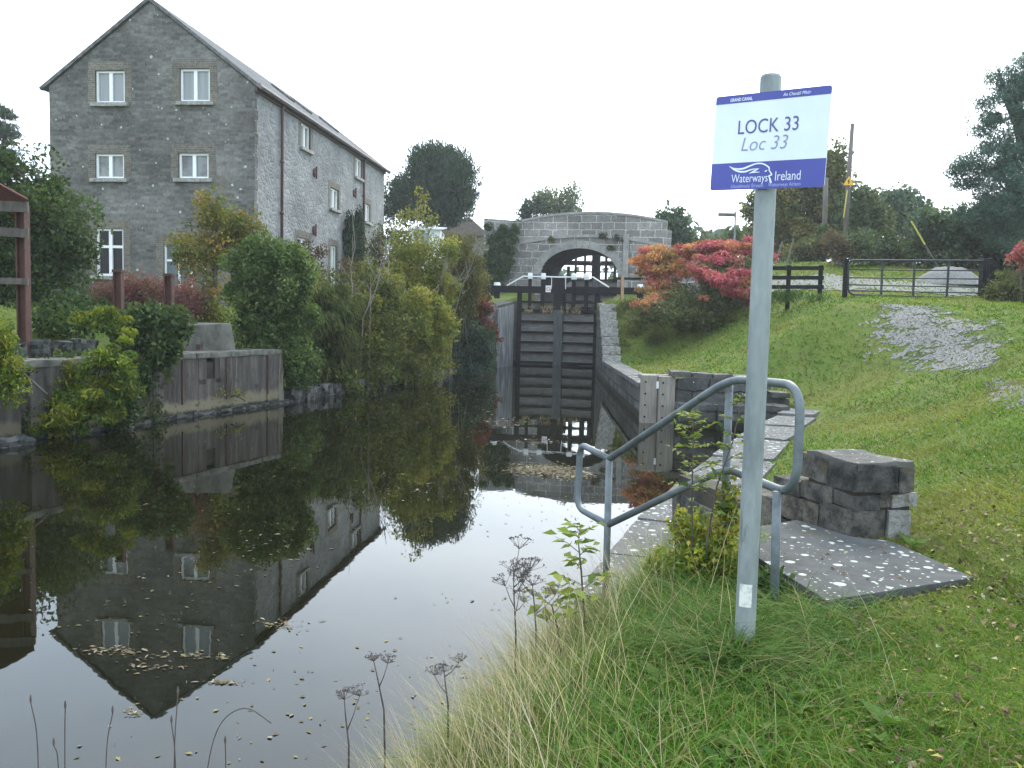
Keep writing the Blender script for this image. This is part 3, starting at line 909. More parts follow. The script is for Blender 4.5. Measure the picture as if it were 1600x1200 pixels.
for k in range(7):
    m.rough(qp(.7 + k * 1.25, -.32, 1.36), (qd, qn, (0, 0, 1)), (.61, .34, .06), 3, .025, 120 + k)
m.build('coping', 'concrete', t)
m = MB(); m.rough(qp(8.42, -.35, .62), (qd, qn, (0, 0, 1)), (.10, .36, .70), 4, .03, 131); m.build('end_block', 'palecon', t)
for s_ in seams[1::2]:
    m = MB(); m.bar(qp(s_, .015, .3), qp(s_, .015, 1.28), .03, .03); m.build('seam_strip', 'rust', t)
m = MB(); m.tube([qp(2.75, .16, -.3), qp(2.75, .16, .75)], .13, 14); o = m.build('bollard', 'concrete', None, loc=qp(2.75, .16, 0), smooth=True)
tag(o, 'round grey concrete pile standing in the water against the rusty quay', 'pile')
# nearer stretch of the same bank
t = thing('bank_wall', (-10.5, 10.5, 0), 'dark overgrown bank wall with red brown face at the near end of the far bank', 'wall')
m = MB(); wall_run(m, [(-16, 0), (-13.4, 4.3), (-11, 9), (-9.6, 12.8), (-8.62, 15.65)], [1.2, 1.22, 1.25, 1.25, 1.28], -1, .5, 1); m.build('masonry', 'quay_shaded', t)
m = MB()
for k in range(8):
    a = Vector((-11, 9, 0)) + (Vector((-8.7, 15.6, 0)) - Vector((-11, 9, 0))) * (k + .5) / 8
    m.rough(a + Vector((.22, -.08, .0)), ((.329, .944, 0), (-.944, .329, 0), (0, 0, 1)), (.43, .14 + .06 * (k % 3), .13), 4, .09, 140 + k)
m.build('foot_stone', 'bankstone', t)
# concrete block on the quay
p = U(322, 548, 21.6)
t = thing('concrete_block', (p.x, 21.6, 1.3), 'pale stepped concrete block on top of the rusty quay beside the round bush', 'concrete block')
m = MB()
zc = gz1(p.x, 21.6)
b0 = U(272, 545, 21.3); b1 = U(374, 552, 21.9); tz0 = U(300, 507, 21.4).z; tz1 = U(360, 505, 21.8).z
t0 = U(290, 508, 21.4); t1 = U(362, 505, 21.8)
back = Vector((-.9, .35, 0))
V = [b0, b1, t1, t0]
for q in V[:2]: q.z -= .35
m.add(V + [q + back for q in V], [(0, 1, 2, 3), (4, 5, 6, 7), (0, 1, 5, 4), (1, 2, 6, 5), (2, 3, 7, 6), (3, 0, 4, 7)])
m.build('block', 'concrete', t, bevel=.03)
m = MB(); a = U(310, 541, 21.35); m.bar(a, a + Vector((.1, -.3, 0)), .09, .12); m.build('stub', 'rust', t)
# low garden wall in front of the shed post
t = thing('garden_wall', (-8.2, 17.5, 1.5), 'low crumbling grey wall behind the yellow shrub near the rusty shed post', 'wall')
m = MB()
for k in range(4):
    q = U(10 + k * 38, 532 - k * .6, 17.2 + k * .36)
    m.rough(q + Vector((0, .2, -.26)), ((.95, .3, 0), (-.3, .95, 0), (0, 0, 1)), (.25, .14, .22 + .03 * (k % 2)), 5, .05, 160 + k)
m.build('masonry', 'bankstone', t)
# revetment stones under the bushes
t = thing('bank_stones', (-3.5, 32, 0), 'rough stones at the waterline under the yellow green bushes of the far bank', 'stones')
m = MB(); rs = random.Random(3)
for k in range(30):
    f = k / 29
    x = -5.75 + f * 4.2; y = 24.0 + f * 15.6
    m.rough((x - .12 + rs.uniform(-.08, .08), y, .02 + rs.uniform(-.03, .1)), ((.26, .965, 0), (-.965, .26, 0), (0, 0, 1)), (.26, .25, .2 + rs.random() * .1), 3, .07, 200 + k)
m.build('stone_row', 'bankstone', t)
# left lock wing wall
t = thing('wing_wall', (-.4, 43.5, 0), 'pale streaked stone wing wall beside the red creeper and the lock gate', 'wall')
m = MB(); wall_run(m, [(-1.6, 39.5), (-1.15, 40.6), (-.75, 42.0), (-.12, 43.6), (-.02, 45.75)], [1.0, 1.9, 2.9, 3.1, 3.2], -1, .8, 1); m.build('masonry', 'lockwall', t)
M['streak'] = m_noise('lime_streaked_stone', (.08, .085, .09), (.40, .42, .42), 2.2, .9, .4, stretch=(7, 7, .35), lo=.45, hi=.7)
m = MB(); wall_run(m, [(-.80, 41.9), (-.22, 43.55), (-.08, 45.3)], [2.75, 2.95, 3.05], -.5, .1, -1); m.build('facing', 'streak', t)
# lock chamber walls behind the gate
for sx, a, b, lab in ((-1, (.0, 45.85), (5.2, 69.3), 'stone side wall of the lock chamber on the garden side'), (1, (4.25, 45.0), (9.4, 68.4), 'stone side wall of the lock chamber on the towpath side')):
    t = thing('chamber_wall', (a[0], a[1], 3), lab, 'wall')
    m = MB(); wall_run(m, [a, (a[0] + (b[0] - a[0]) * .45, a[1] + (b[1] - a[1]) * .45), b], [3.2, 3.3, 5.6], -1, .5, -sx); m.build('masonry', 'lockwall', t)

m = MB(); m.box((-960, -140, -2.5), (960, 1560, 24)); o = m.build('haze', 'haze'); tag(o, kind='stuff')
# ------------------------------------------------------------------ stone mill
VPX = math.atan2(150, F)
e2 = Vector((math.sin(VPX), math.cos(VPX), 0))          # along the long side, away
e1 = Vector((-e2.y, e2.x, 0))                            # gable, from the near corner leftwards
OC = U(397, 480, 34.9); OC.z = 2.3
UPZ = Vector((0, 0, 1))
GW = (Upl(79, 300, OC, e2) - OC).dot(e1)
EAVE = Upl(397, 133, OC, e2).z
PEAK = Upl(238, 3, OC, e2).z
LEN = (Upl(600, 300, OC, e1) - OC).dot(e2)
mill = thing('stone_mill', OC + e1 * GW / 2, 'tall three storey grey stone mill with white windows and slate roof behind the round bush', 'mill')


def gable_uz(px, py):
    p = Upl(px, py, OC, e2); return (p - OC).dot(e1), p.z


def side_uz(px, py):
    p = Upl(px, py, OC, e1); return (p - OC).dot(e2), p.z


def wall_holes(mb, O, du, nin, u1, zb, top, holes, depth, extra=()):
    us = sorted({0.0, u1, *[h[0] for h in holes], *[h[1] for h in holes], *extra})
    P = lambda u, z: O + du * u + UPZ * (z - O.z)
    for a, b in zip(us[:-1], us[1:]):
        hs_ = sorted([h for h in holes if h[0] <= a + 1e-6 and h[1] >= b - 1e-6], key=lambda h: h[2])
        z = zb
        for h in hs_:
            mb.quad(P(a, z), P(b, z), P(b, h[2]), P(a, h[2])); z = h[3]
        mb.quad(P(a, z), P(b, z), P(b, top(b)), P(a, top(a)))
    for h in holes:
        q = [P(h[0], h[2]), P(h[1], h[2]), P(h[1], h[3]), P(h[0], h[3])]
        for i in range(4):
            a, b = q[i], q[(i + 1) % 4]
            mb.quad(a, b, b + nin * depth, a + nin * depth)


def rect(fn, x0, y0, x1, y1):
    a = fn(x0, y0); b = fn(x1, y1); c = fn(x0, y1); d = fn(x1, y0)
    us = sorted([(a[0] + c[0]) / 2, (b[0] + d[0]) / 2]); zs = sorted([(a[1] + d[1]) / 2, (b[1] + c[1]) / 2])
    return [us[0], us[1], zs[0], zs[1]]


GWIN = [rect(gable_uz, *q) for q in [(149, 110, 195, 161), (281, 107, 328, 159), (149, 240, 194, 279), (279, 239, 326, 279), (150, 357, 193, 431)]]
GDOOR = rect(gable_uz, 256, 382, 322, 482)
GDOOR[2] = 2.35
SWIN = [rect(side_uz, *q) for q in [(470, 195, 485, 233), (555, 248, 565.5, 278), (516, 295, 529, 327), (570, 319, 578, 347), (464, 372, 483, 412), (516, 384, 526, 428)]]
SWIN[4][2] = SWIN[5][2] = 2.9


def gtop(u):
    return EAVE + (PEAK - EAVE) * (1 - abs(u - GW / 2) / (GW / 2))


m = MB(); wall_holes(m, OC, e1, e2, GW, 1.8, gtop, GWIN + [GDOOR], .22, (GW / 2,)); m.build('gable_wall', 'gable', mill)
m = MB(); wall_holes(m, OC, e2, e1, LEN, 1.8, lambda u: EAVE, SWIN, .22); m.build('side_wall', 'side', mill)
m = MB()
OB = OC + e2 * LEN; OL = OC + e1 * GW
wall_holes(m, OB, e1, -e2, GW, 1.8, gtop, [], .2, (GW / 2,)); m.build('rear_wall', 'gable', mill)
m = MB(); wall_holes(m, OL, e2, -e1, LEN, 1.8, lambda u: EAVE, [], .2); m.build('far_wall', 'side', mill)
# quoin strip on the near corner
m = MB()
for k in range(21):
    z = 2.2 + k * .44
    if z > EAVE - .3: break
    L = .36 if k % 2 else .24
    m.obox(OC + e2 * (L / 2 - .012) + e1 * .10 + UPZ * (z + .2 - OC.z), (e2, e1, UPZ), (L / 2, .115, .205))
m.build('quoin', 'gable', mill, bevel=.015)
# roof
SL = math.atan2(PEAK - EAVE, GW / 2)
roof = None
for sgn in (0, 1):
    m = MB()
    a = OC + UPZ * (EAVE - OC.z); ap = OC + e1 * GW / 2 + UPZ * (PEAK - OC.z)
    base_ = a if sgn == 0 else OC + e1 * GW + UPZ * (EAVE - OC.z)
    dn = (base_ - ap).normalized(); nn = dn.cross(e2).normalized()
    if nn.z < 0: nn = -nn
    L = (base_ - ap).length + .32
    c = ap + dn * L / 2 + e2 * (LEN / 2) + nn * .10
    m.obox(c, (dn, e2, nn), (L / 2, LEN / 2 + .02, .05))
    o = m.build('roof', 'slate', mill)
    if sgn == 0: roof = o; rdn, rnn, rap = dn, nn, ap
    m = MB(); m.obox(ap + dn * L / 2 - e2 * .03 + nn * .09, (dn, e2, nn), (L / 2 + .02, .08, .06)); m.build('verge', 'verge', o)
    m = MB(); m.obox(ap + dn * L / 2 + e2 * (LEN + .05) + nn * .09, (dn, e2, nn), (L / 2 + .02, .12, .085))
    m.build('verge', 'verge', o)
m = MB(); m.tube([rap + e2 * -.1 + nn * .1, rap + e2 * (LEN + .1) + nn * .1], .10, 8); m.build('ridge', 'verge', mill)
for k, s_ in enumerate((8.5, 11.0, 15.5)):
    m = MB(); m.obox(rap + rdn * 2.5 + e2 * s_ + rnn * .2, (rdn, e2, rnn), (.55, .4, .05)); sk_ = m.build('skylight', 'verge', roof)
# gutter + downpipes
m = MB(); ge = OC + UPZ * (EAVE - .02 - OC.z) - e1 * .20
m.tube([ge - e2 * .05, ge + e2 * (LEN + .05)], .085, 8); m.build('gutter', 'pipe', mill)
m = MB(); m.obox(OC + UPZ * (EAVE - .12 - OC.z) + e2 * LEN / 2 - e1 * .05, (e1, e2, UPZ), (.06, LEN / 2, .11)); m.build('fascia', 'pipe', mill)
for px, zb in ((437, 2.2), (566, 4.6)):
    u_, _ = side_uz(px, 300)
    p0 = OC + e2 * u_ - e1 * .20
    pts = [Vector((p0.x, p0.y, EAVE - .05)), Vector((p0.x, p0.y, EAVE - .35)) + e1 * .10, Vector((p0.x, p0.y, zb)) + e1 * .10]
    m = MB(); m.tube(pts, .062, 8)
    for z in np.arange(zb, EAVE - .5, 2.1): m.tube([Vector((pts[2].x, pts[2].y, z)), Vector((pts[2].x, pts[2].y, z + .12))], .085, 8)
    m.build('downpipe', 'pipe', mill, smooth=True)
for px, py in ((491, 270), (490, 360), (553, 302)):
    u_, z_ = side_uz(px, py)
    m = MB(); c = OC + e2 * u_ - e1 * .05 + UPZ * (z_ - OC.z)
    m.tube([c - e1 * .03, c + e1 * .06], .21, 12); m.bar(c - UPZ * .28 - e1 * .06, c + UPZ * .28 - e1 * .06, .07, .05)
    m.build('wall_tie', 'pipe', mill)


def window(O, du, nin, h, pane, mull=1, trans=(), surround=.30, top=.34, sill=True, frame_w=.085):
    u0, u1, z0, z1 = h
    P = lambda u, z, d=0: O + du * u + UPZ * (z - O.z) + nin * d
    ax = (du, nin, UPZ)
    m = MB(); d = .12; fw = frame_w
    for (ua, ub, za, zb) in [(u0, u1, z0, z0 + fw), (u0, u1, z1 - fw, z1), (u0, u0 + fw, z0 + fw, z1 - fw), (u1 - fw, u1, z0 + fw, z1 - fw)]:
        m.obox(P((ua + ub) / 2, (za + zb) / 2, d), ax, ((ub - ua) / 2, .045, (zb - za) / 2))
    for k in range(mull):
        uc = u0 + (u1 - u0) * (k + 1) / (mull + 1)
        m.obox(P(uc, (z0 + z1) / 2, d - .008), ax, (fw * .8, .045, (z1 - z0) / 2 - fw))
    for q in trans:
        zc_ = z0 + (z1 - z0) * q
        m.obox(P((u0 + u1) / 2, zc_, d - .004), ax, ((u1 - u0) / 2 - fw, .04, fw * .6))
    o = m.build('window', 'white', mill)
    m = MB(); m.quad(P(u0 + .03, z0 + .03, d + .025), P(u1 - .03, z0 + .03, d + .025), P(u1 - .03, z1 - .03, d + .025), P(u0 + .03, z1 - .03, d + .025)); m.build('pane', pane, o)
    if surround:
        m = MB(); s_ = surround; pr = .012
        for (ua, ub, za, zb) in [(u0 - s_, u0, z0, z1), (u1, u1 + s_, z0, z1), (u0 - s_ * .9, u1 + s_ * .9, z1, z1 + top)]:
            m.obox(P((ua + ub) / 2, (za + zb) / 2, -pr + .05), ax, ((ub - ua) / 2, .05, (zb - za) / 2))
        m.build('surround', 'quoin', o)
    if sill:
        m = MB(); m.rough(P((u0 + u1) / 2, z0 - .07, -.03), ax, ((u1 - u0) / 2 + .18, .12, .07), 4, .012, int(u0 * 10)); m.build('sill', 'palestone', o)


for i, h in enumerate(GWIN):
    window(OC, e1, e2, h, ['glass_curtain', 'glass_curtain', 'glass_mid', 'glass_mid', 'glass_dark'][i], 1, (.62,) if i == 4 else ())
for i, h in enumerate(SWIN):
    window(OC, e2, e1, h, 'glass_curtain' if i < 4 else 'glass_mid', 1, (), .30, .30)
u0, u1, z0, z1 = GDOOR
m = MB(); m.obox(OC + e1 * (u0 + u1) / 2 + e2 * .16 + UPZ * ((z0 + z1) / 2 - OC.z), (e1, e2, UPZ), ((u1 - u0) / 2, .04, (z1 - z0) / 2)); dr = m.build('door', 'door_blue', mill)
m = MB()
for f in (.0, .36, .66, 1.0):
    m.obox(OC + e1 * (u0 + .04 + (u1 - u0 - .08) * f) + e2 * .10 + UPZ * ((z0 + z1) / 2 - OC.z), (e1, e2, UPZ), (.035, .035, (z1 - z0) / 2))
m.obox(OC + e1 * (u0 + u1) / 2 + e2 * .105 + UPZ * (z1 - .62 - OC.z), (e1, e2, UPZ), ((u1 - u0) / 2, .03, .04)); m.build('door_frame', 'white', dr)
m = MB(); m.obox(OC + e1 * (u0 + u1) / 2 - e2 * .0 + UPZ * (z1 + .2 - OC.z), (e1, e2, UPZ), ((u1 - u0) / 2 + .3, .02, .2))
for uu in (u0 - .15, u1 + .15): m.obox(OC + e1 * uu + UPZ * ((z0 + z1) / 2 - OC.z), (e1, e2, UPZ), (.15, .02, (z1 - z0) / 2))
m.build('surround', 'quoin', dr)

# ------------------------------------------------------------------ canal bridge
AX = math.atan2(.216, .976)
la = Vector((math.sin(AX), math.cos(AX), 0)); lr = Vector((la.y, -la.x, 0))
BY = 52.8
BO = U(905, 430, BY); BO.z = 0
bridge = thing('stone_bridge', BO + UPZ * 3.3, 'old stone arch bridge with coursed parapet spanning the lock behind the black gates', 'bridge')


def br_u(px, py): p = Upl(px, py, BO, la); return (p - BO).dot(lr), p.z


uL, zs = br_u(845, 430); uR, _ = br_u(965, 430)
_, zc = br_u(905, 388)
half = (uR - uL) / 2; ucn = (uR + uL) / 2
zsp = zc - 1.55
uEL = br_u(814, 400)[0]; uER = br_u(1040, 400)[0]
zpar = lambda u: br_u(905, 334)[1] - .045 * (u - .6) ** 2 * .62
zstr = lambda u: br_u(905, 371)[1] - .028 * (u - .4) ** 2


def arch(u, rr=0.0):
    t_ = (u - ucn) / (half + rr)
    return zsp + (zc - zsp + rr) * math.sqrt(max(0, 1 - t_ * t_)) if abs(t_) < 1 else None


def strip_extrude(mb, cols, d0, d1):
    """cols: (u, zb, zt); block between depth d0 and d1 along the axis"""
    P = lambda u, z, d: BO + lr * u + la * d + UPZ * z
    for (a, b0, t0), (c, b1, t1) in zip(cols[:-1], cols[1:]):
        mb.quad(P(a, b0, d0), P(c, b1, d0), P(c, t1, d0), P(a, t0, d0))
        mb.quad(P(a, b0, d1), P(c, b1, d1), P(c, t1, d1), P(a, t0, d1))
        mb.quad(P(a, t0, d0), P(c, t1, d0), P(c, t1, d1), P(a, t0, d1))
        mb.quad(P(a, b0, d0), P(c, b1, d0), P(c, b1, d1), P(a, b0, d1))
    for (a, b0, t0) in (cols[0], cols[-1]):
        mb.quad(P(a, b0, d0), P(a, t0, d0), P(a, t0, d1), P(a, b0, d1))


DEP = 6.0
m = MB()
cl = [(uL - (uL - uEL) * k / 4, 1.5, zstr(uL - (uL - uEL) * k / 4)) for k in range(4, -1, -1)]
strip_extrude(m, cl, 0, DEP)
crr = [(uR + (uER - uR) * k / 5, 1.5, zstr(uR + (uER - uR) * k / 5)) for k in range(6)]
strip_extrude(m, crr, 0, DEP)
cm = []
for k in range(25):
    u = uL + (uR - uL) * (1 - math.cos(math.pi * k / 24)) / 2
    cm.append((u, (arch(u) or zsp), zstr(u)))
P = lambda u, z, d: BO + lr * u + la * d + UPZ * z
for (a, b0, t0), (c, b1, t1) in zip(cm[:-1], cm[1:]):
    for d in (0, DEP): m.quad(P(a, b0, d), P(c, b1, d), P(c, t1, d), P(a, t0, d))
    m.quad(P(a, t0, 0), P(c, t1, 0), P(c, t1, DEP), P(a, t0, DEP))
m.build('body', 'bridge', bridge)
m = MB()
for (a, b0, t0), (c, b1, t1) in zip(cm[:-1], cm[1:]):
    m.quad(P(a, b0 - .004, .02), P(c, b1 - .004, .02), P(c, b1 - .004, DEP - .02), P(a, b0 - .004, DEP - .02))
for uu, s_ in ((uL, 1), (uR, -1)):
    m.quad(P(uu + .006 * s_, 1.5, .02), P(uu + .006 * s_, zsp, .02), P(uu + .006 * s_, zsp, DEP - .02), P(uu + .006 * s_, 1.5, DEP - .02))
m.build('barrel', 'bridge_shaded', bridge)
# parapets
for d0, d1 in ((.02, .45), (DEP - .45, DEP - .02)):
    us_ = np.linspace(uEL - .02, uER + .02, 25)
    m = MB(); strip_extrude(m, [(u, zstr(u) + .17, zpar(u)) for u in us_], d0, d1); m.build('parapet', 'bridge', bridge)
    m = MB(); strip_extrude(m, [(u, zpar(u) + .002, zpar(u) + .13) for u in us_], d0 - .05, d1 + .05); m.build('parapet_coping', 'vouss', bridge)
m = MB(); strip_extrude(m, [(u, zstr(u) + .003, zstr(u) + .17) for u in np.linspace(uEL - .05, uER + .05, 25)], -.07, .44); m.build('string_course', 'vouss', bridge)
m = MB(); NV = 21
for k in range(NV):
    a0 = math.pi * (k + .03) / NV; a1 = math.pi * (k + .97) / NV
    rr = .46
    q = []
    for aa in (a0, a1):
        for r_ in (0, rr):
            q.append((ucn - math.cos(aa) * (half + r_), zsp + math.sin(aa) * (zc - zsp + r_)))
    vs_2 = [P(u, z, -.035) for u, z in q] + [P(u, z, .3) for u, z in q]
    m.add(vs_2, [(0, 2, 3, 1), (4, 5, 7, 6), (0, 1, 5, 4), (2, 6, 7, 3), (1, 3, 7, 5), (0, 4, 6, 2)])
m.build('arch_ring', 'vouss', bridge)
m = MB(); uu = br_u(978, 400)[0]; m.obox(BO + lr * uu + la * -.06 + UPZ * 4.4, (lr, la, UPZ), (.16, .12, 2.9)); m.build('pilaster', 'vouss', bridge)
# battered buttress on the left and wing parapet beyond it
m = MB()
b0 = uEL - 1.0
z0 = zstr(uEL)
for (uu0, uu1, zt) in ((b0, uEL, z0),):
    A = [P(uu0, 1.5, -.5), P(uEL + .5, 1.5, -.5), P(uEL + .5, zt, .0), P(uEL, zt, .0)]
    Bk = [P(uu0, 1.5, 1.2), P(uEL + .5, 1.5, 1.2), P(uEL + .5, zt, 1.2), P(uEL, zt, 1.2)]
    m.add(A + Bk, [(0, 1, 2, 3), (4, 5, 6, 7), (0, 1, 5, 4), (1, 2, 6, 5), (2, 3, 7, 6), (3, 0, 4, 7)])
m.build('buttress', 'bridge', bridge)
m = MB()
w0 = P(uEL, 0, .05); w1 = U(757, 340, 53.4); w1.z = 0
dW = (w1 - w0).normalized(); nW = Vector((-dW.y, dW.x, 0))
if nW.y < 0: nW = -nW
Lw = (w1 - w0).length
zt0 = zpar(uEL) + .05; zt1 = U(757, 341, 53.4).z
A = [w0 + UPZ * 1.5, w1 + UPZ * 1.5, w1 + UPZ * zt1, w0 + UPZ * zt0]
m.add(A + [a + nW * .5 for a in A], [(0, 1, 2, 3), (4, 5, 6, 7), (0, 1, 5, 4), (1, 2, 6, 5), (2, 3, 7, 6), (3, 0, 4, 7)])
m.build('wing_parapet', 'bridge', bridge)
m = MB()
w0 = P(uER, 0, .05); w1 = w0 + lr * 9 - la * -1.5
A = [w0 + UPZ * 1.5, w1 + UPZ * 1.5, w1 + UPZ * (zpar(uER) - 3.2), w0 + UPZ * (zpar(uER) - 1.3)]
m.add(A + [a + la * .5 for a in A], [(0, 1, 2, 3), (4, 5, 6, 7), (0, 1, 5, 4), (1, 2, 6, 5), (2, 3, 7, 6), (3, 0, 4, 7)])
m.build('wing_parapet', 'bridge', bridge)

# ------------------------------------------------------------------ lock gates


def gate_leaf(O, width, side, zb, zt, zbeam, blen, labels, grp, first):
    """one mitre leaf; side -1 is the leaf hinged on the garden side. O is the mitre centre on the lock axis"""
    hinge = O + lr * (side * width / 2)
    tip = O + la * .38
    d = (tip - hinge); d.z = 0; L = d.length; d.normalize()
    nv = Vector((-d.y, d.x, 0))
    if nv.y > 0: nv = -nv                                   # towards the low water side
    t = thing('lock_gate', Vector((hinge.x, hinge.y, 0)), labels, 'lock gate', grp)
    G = lambda s_, o_, z: Vector((hinge.x, hinge.y, 0)) + d * s_ + nv * o_ + UPZ * z
    ax = (d, nv, UPZ)
    m = MB(); m.obox(G(L / 2, -.05, (zb + zt) / 2), ax, (L / 2 - .04, .045, (zt - zb) / 2 - .02)); m.build('plank_panel', 'wood_wet', t)
    hh = zt - zb
    for k, f in enumerate((.99, .83, .67, .52, .37, .22, .07)):
        m = MB(); m.obox(G(L / 2, .06, zb + hh * f - .04), ax, (L / 2 - .2, .06, .05 if k else .08)); o = m.build('rail', 'wood_black', t)
        if k:
            m = MB(); m.obox(G(L / 2, .09, zb + hh * f + .043), ax, (L / 2 - .22, .075, .008)); m.build('edge_strip', 'wood_grey', o)
    m = MB(); m.obox(G(.11, .03, (zb + zt + .9) / 2), ax, (.12, .13, (zt + .9 - zb) / 2)); m.build('heel_post', 'wood_black', t)
    m = MB(); m.obox(G(L - .13, .05, (zb + zt) / 2 - .02), ax, (.13, .15, (zt - zb) / 2)); m.build('mitre_post', 'wood_wetpost', t)
    m = MB(); m.obox(G(L - .16, .06, (zt + zbeam + .62) / 2), ax, (.16, .17, (zbeam + .62 - zt) / 2 - .01)); m.build('head_post', 'wood_black', t)
    # balance beam
    m = MB(); m.obox(G((L - .3 - blen) / 2, .06, zbeam), ax, ((L - .3 + blen) / 2, .16, .17)); bb = m.build('balance_beam', 'wood_black', t, bevel=.02)
    m = MB(); m.tube([G(-blen * .55, .06, zbeam + .17), G(-blen * .55, .06, zbeam + .33)], [.19, .15], 12); m.build('beam_cap', 'white', bb)
    m = MB(); m.obox(G(-blen * .55, .06, zbeam - .32), ax, (.14, .12, .16)); m.build('beam_rest', 'wood_black', bb)
    m = MB(); m.obox(G(L / 2, .02, zbeam - .62), ax, (L / 2 - .2, .05, .05)); m.build('mid_rail', 'wood_black', t)
    # paddle posts with white caps
    for s_ in (.62, 1.28):
        m = MB(); m.obox(G(s_ * L / 2.1, .22, (zt + zbeam + .55) / 2), ax, (.085, .07, (zbeam + .55 - zt) / 2)); pp = m.build('paddle_post', 'wood_black', t)
        m = MB(); m.obox(G(s_ * L / 2.1, .22, zbeam + .68), ax, (.12, .10, .15)); m.build('cap', 'white', pp, bevel=.02)
    # white handrail
    m = MB()
    m.bar(G(L - .05, .32, zbeam + .66), G(.28, .32, zbeam + .66), .05, .06); m.bar(G(.28, .32, zbeam + .66), G(-.55, .30, zbeam + .17), .05, .06)
    m.bar(G(L - .42, .32, zbeam + .64), G(L - .42, .28, zbeam + .05), .03, .03)
    m.build('handrail', 'white', t)
    if first:
        c = G(L - .58, .25, zbeam + .05)
        m = MB(); m.obox(c, ax, (.13, .012, .17)); pl = m.build('notice', 'white', t)
        m = MB(); m.tube([c + nv * .016 + (d * math.cos(a) + UPZ * math.sin(a)) * .085 for a in np.linspace(0, 6.2832, 17)], .013, 6, False)
        m.bar(c + nv * .018 + (d - UPZ) * .06, c + nv * .018 - (d - UPZ) * .06, .02, .006); m.build('prohibition_ring', 'red', pl)
    return t


GO = U(872, 470, 45.4); GO.z = 0
gate_leaf(GO, 4.2, -1, -.6, 2.80, 3.80, 1.9, 'black timber lock gate leaf with a small white prohibition notice by the garden bank', 'front lock gates', True)
gate_leaf(GO, 4.2, 1, -.6, 2.80, 3.80, 3.8, 'black timber lock gate leaf beside the red sumac with its balance beam under the leaves', 'front lock gates', False)
GO2 = U(930, 430, 66.0); GO2.z = 0
gate_leaf(GO2, 4.2, -1, 2.0, 5.3, 6.45, 2.0, 'distant black lock gate leaf seen through the arch on its left half', 'rear lock gates', False)
gate_leaf(GO2, 4.2, 1, 2.0, 5.3, 6.45, 3.0, 'distant black lock gate leaf seen through the arch against its right jamb', 'rear lock gates', False)
# rail and stake by the gate
t = thing('post_rail', (6.6, 47.5, 3.3), 'thin black timber rail behind the balance beam by the orange stake', 'rail')
a = U(962, 435, 47.3); b = U(1062, 437, 47.0)
m = MB(); m.bar(a, b, .08, .13); m.build('rail', 'wood_black', t)
for f in (.1, .9):
    q = a.lerp(b, f); m = MB(); m.bar((q.x, q.y + .1, 3.1), (q.x, q.y + .1, q.z + .05), .1, .1); m.build('post', 'wood_black', t)
a = U(973, 432, 43.6); b = U(972, 470, 43.6)
m = MB(); m.bar((b.x, b.y, gz1(b.x, b.y) - .2), a, .13, .10, (0, 1, 0)); o = m.build('stake', 'stake', None, loc=(b.x, b.y, gz1(b.x, b.y)))
tag(o, 'orange brown wooden stake standing in front of the black balance beam', 'stake')
# ------------------------------------------------------------------ sign post
YP = 4.0
ptop = U(1204.5, 122, YP); pbot = U(1163, 1006, YP)
zg = gz1(pbot.x, YP)
sign = thing('lock_sign', (pbot.x, YP, zg), 'blue and white lock name sign on a grey round steel pole in the grass', 'sign')
dirp = (ptop - pbot).normalized()
m = MB(); m.tube([pbot - dirp * .35, pbot, pbot.lerp(ptop, .5), ptop], .0455, 24); m.tube([ptop, ptop + dirp * .012], [.046, .040], 24)
pole = m.build('pole', 'galv', sign, smooth=True)
es = pole.modifiers.new('edge_split', 'EDGE_SPLIT'); es.split_angle = R(40)
# board corners at their own distances
tl, tr = U(1111, 150, 4.07), U(1290, 130, 3.74)
bl_, br_ = U(1106, 296, 4.07), U(1288, 290, 3.74)
sx = ((tr - tl) + (br_ - bl_)).normalized(); sy0 = ((tl - bl_) + (tr - br_)).normalized()
sn = sx.cross(sy0).normalized(); sy = sn.cross(sx)
if sn.y > 0: sn = -sn
SWd = ((tr - tl).length + (br_ - bl_).length) / 2; SH = ((tl - bl_).length + (tr - br_).length) / 2
sc0 = (tl + tr + bl_ + br_) / 4
# keep the pole just behind the board
pc = pbot + dirp * ((sc0.z - pbot.z) / dirp.z)
off = (pc - sc0).dot(sn)
sc0 = sc0 + sn * (off + .062)


def SP(u, v, d=0):  # u, v in -.5 .. .5
    return sc0 + sx * (u * SWd) + sy * (v * SH) + sn * d


def rrect(mb, u0, u1, v0, v1, d0, d1, r=0.0, corners=(1, 1, 1, 1)):
    pts = []
    for k, (cu, cv, a0) in enumerate(((u1, v1, 0), (u0, v1, 90), (u0, v0, 180), (u1, v0, 270))):
        if r and corners[k]:
            ru, rv = r / SWd, r / SH
            for a in range(0, 91, 15):
                aa = R(a0 + a)
                pts.append((cu - ru * (1 if cu == u1 else -1) + ru * math.cos(aa), cv - rv * (1 if cv == v1 else -1) + rv * math.sin(aa)))
        else:
            pts.append((cu, cv))
    n_ = len(pts)
    mb.add([SP(u, v, d0) for u, v in pts] + [SP(u, v, d1) for u, v in pts],
           [tuple(range(n_)), tuple(range(n_, 2 * n_))] + [(i, (i + 1) % n_, n_ + (i + 1) % n_, n_ + i) for i in range(n_)])


m = MB(); rrect(m, -.5, .5, -.5, .5, -.004, 0, .012); board = m.build('sign_board', 'sign_white', sign)
m = MB(); rrect(m, -.5, .5, .5 - .085, .5, .0003, .0011, .012, (1, 1, 0, 0)); m.build('blue_band', 'sign_blue', board)
m = MB(); rrect(m, -.5, .5, -.5, -.215, .0003, .0011, .012, (0, 0, 1, 1)); m.build('blue_band', 'sign_blue', board)
m = MB()
for v in (.3, -.3):
    m.obox(SP(0, v, -.03), (sx, sy, sn), (.09, .018, .022))
m.build('bracket', 'galv', sign)


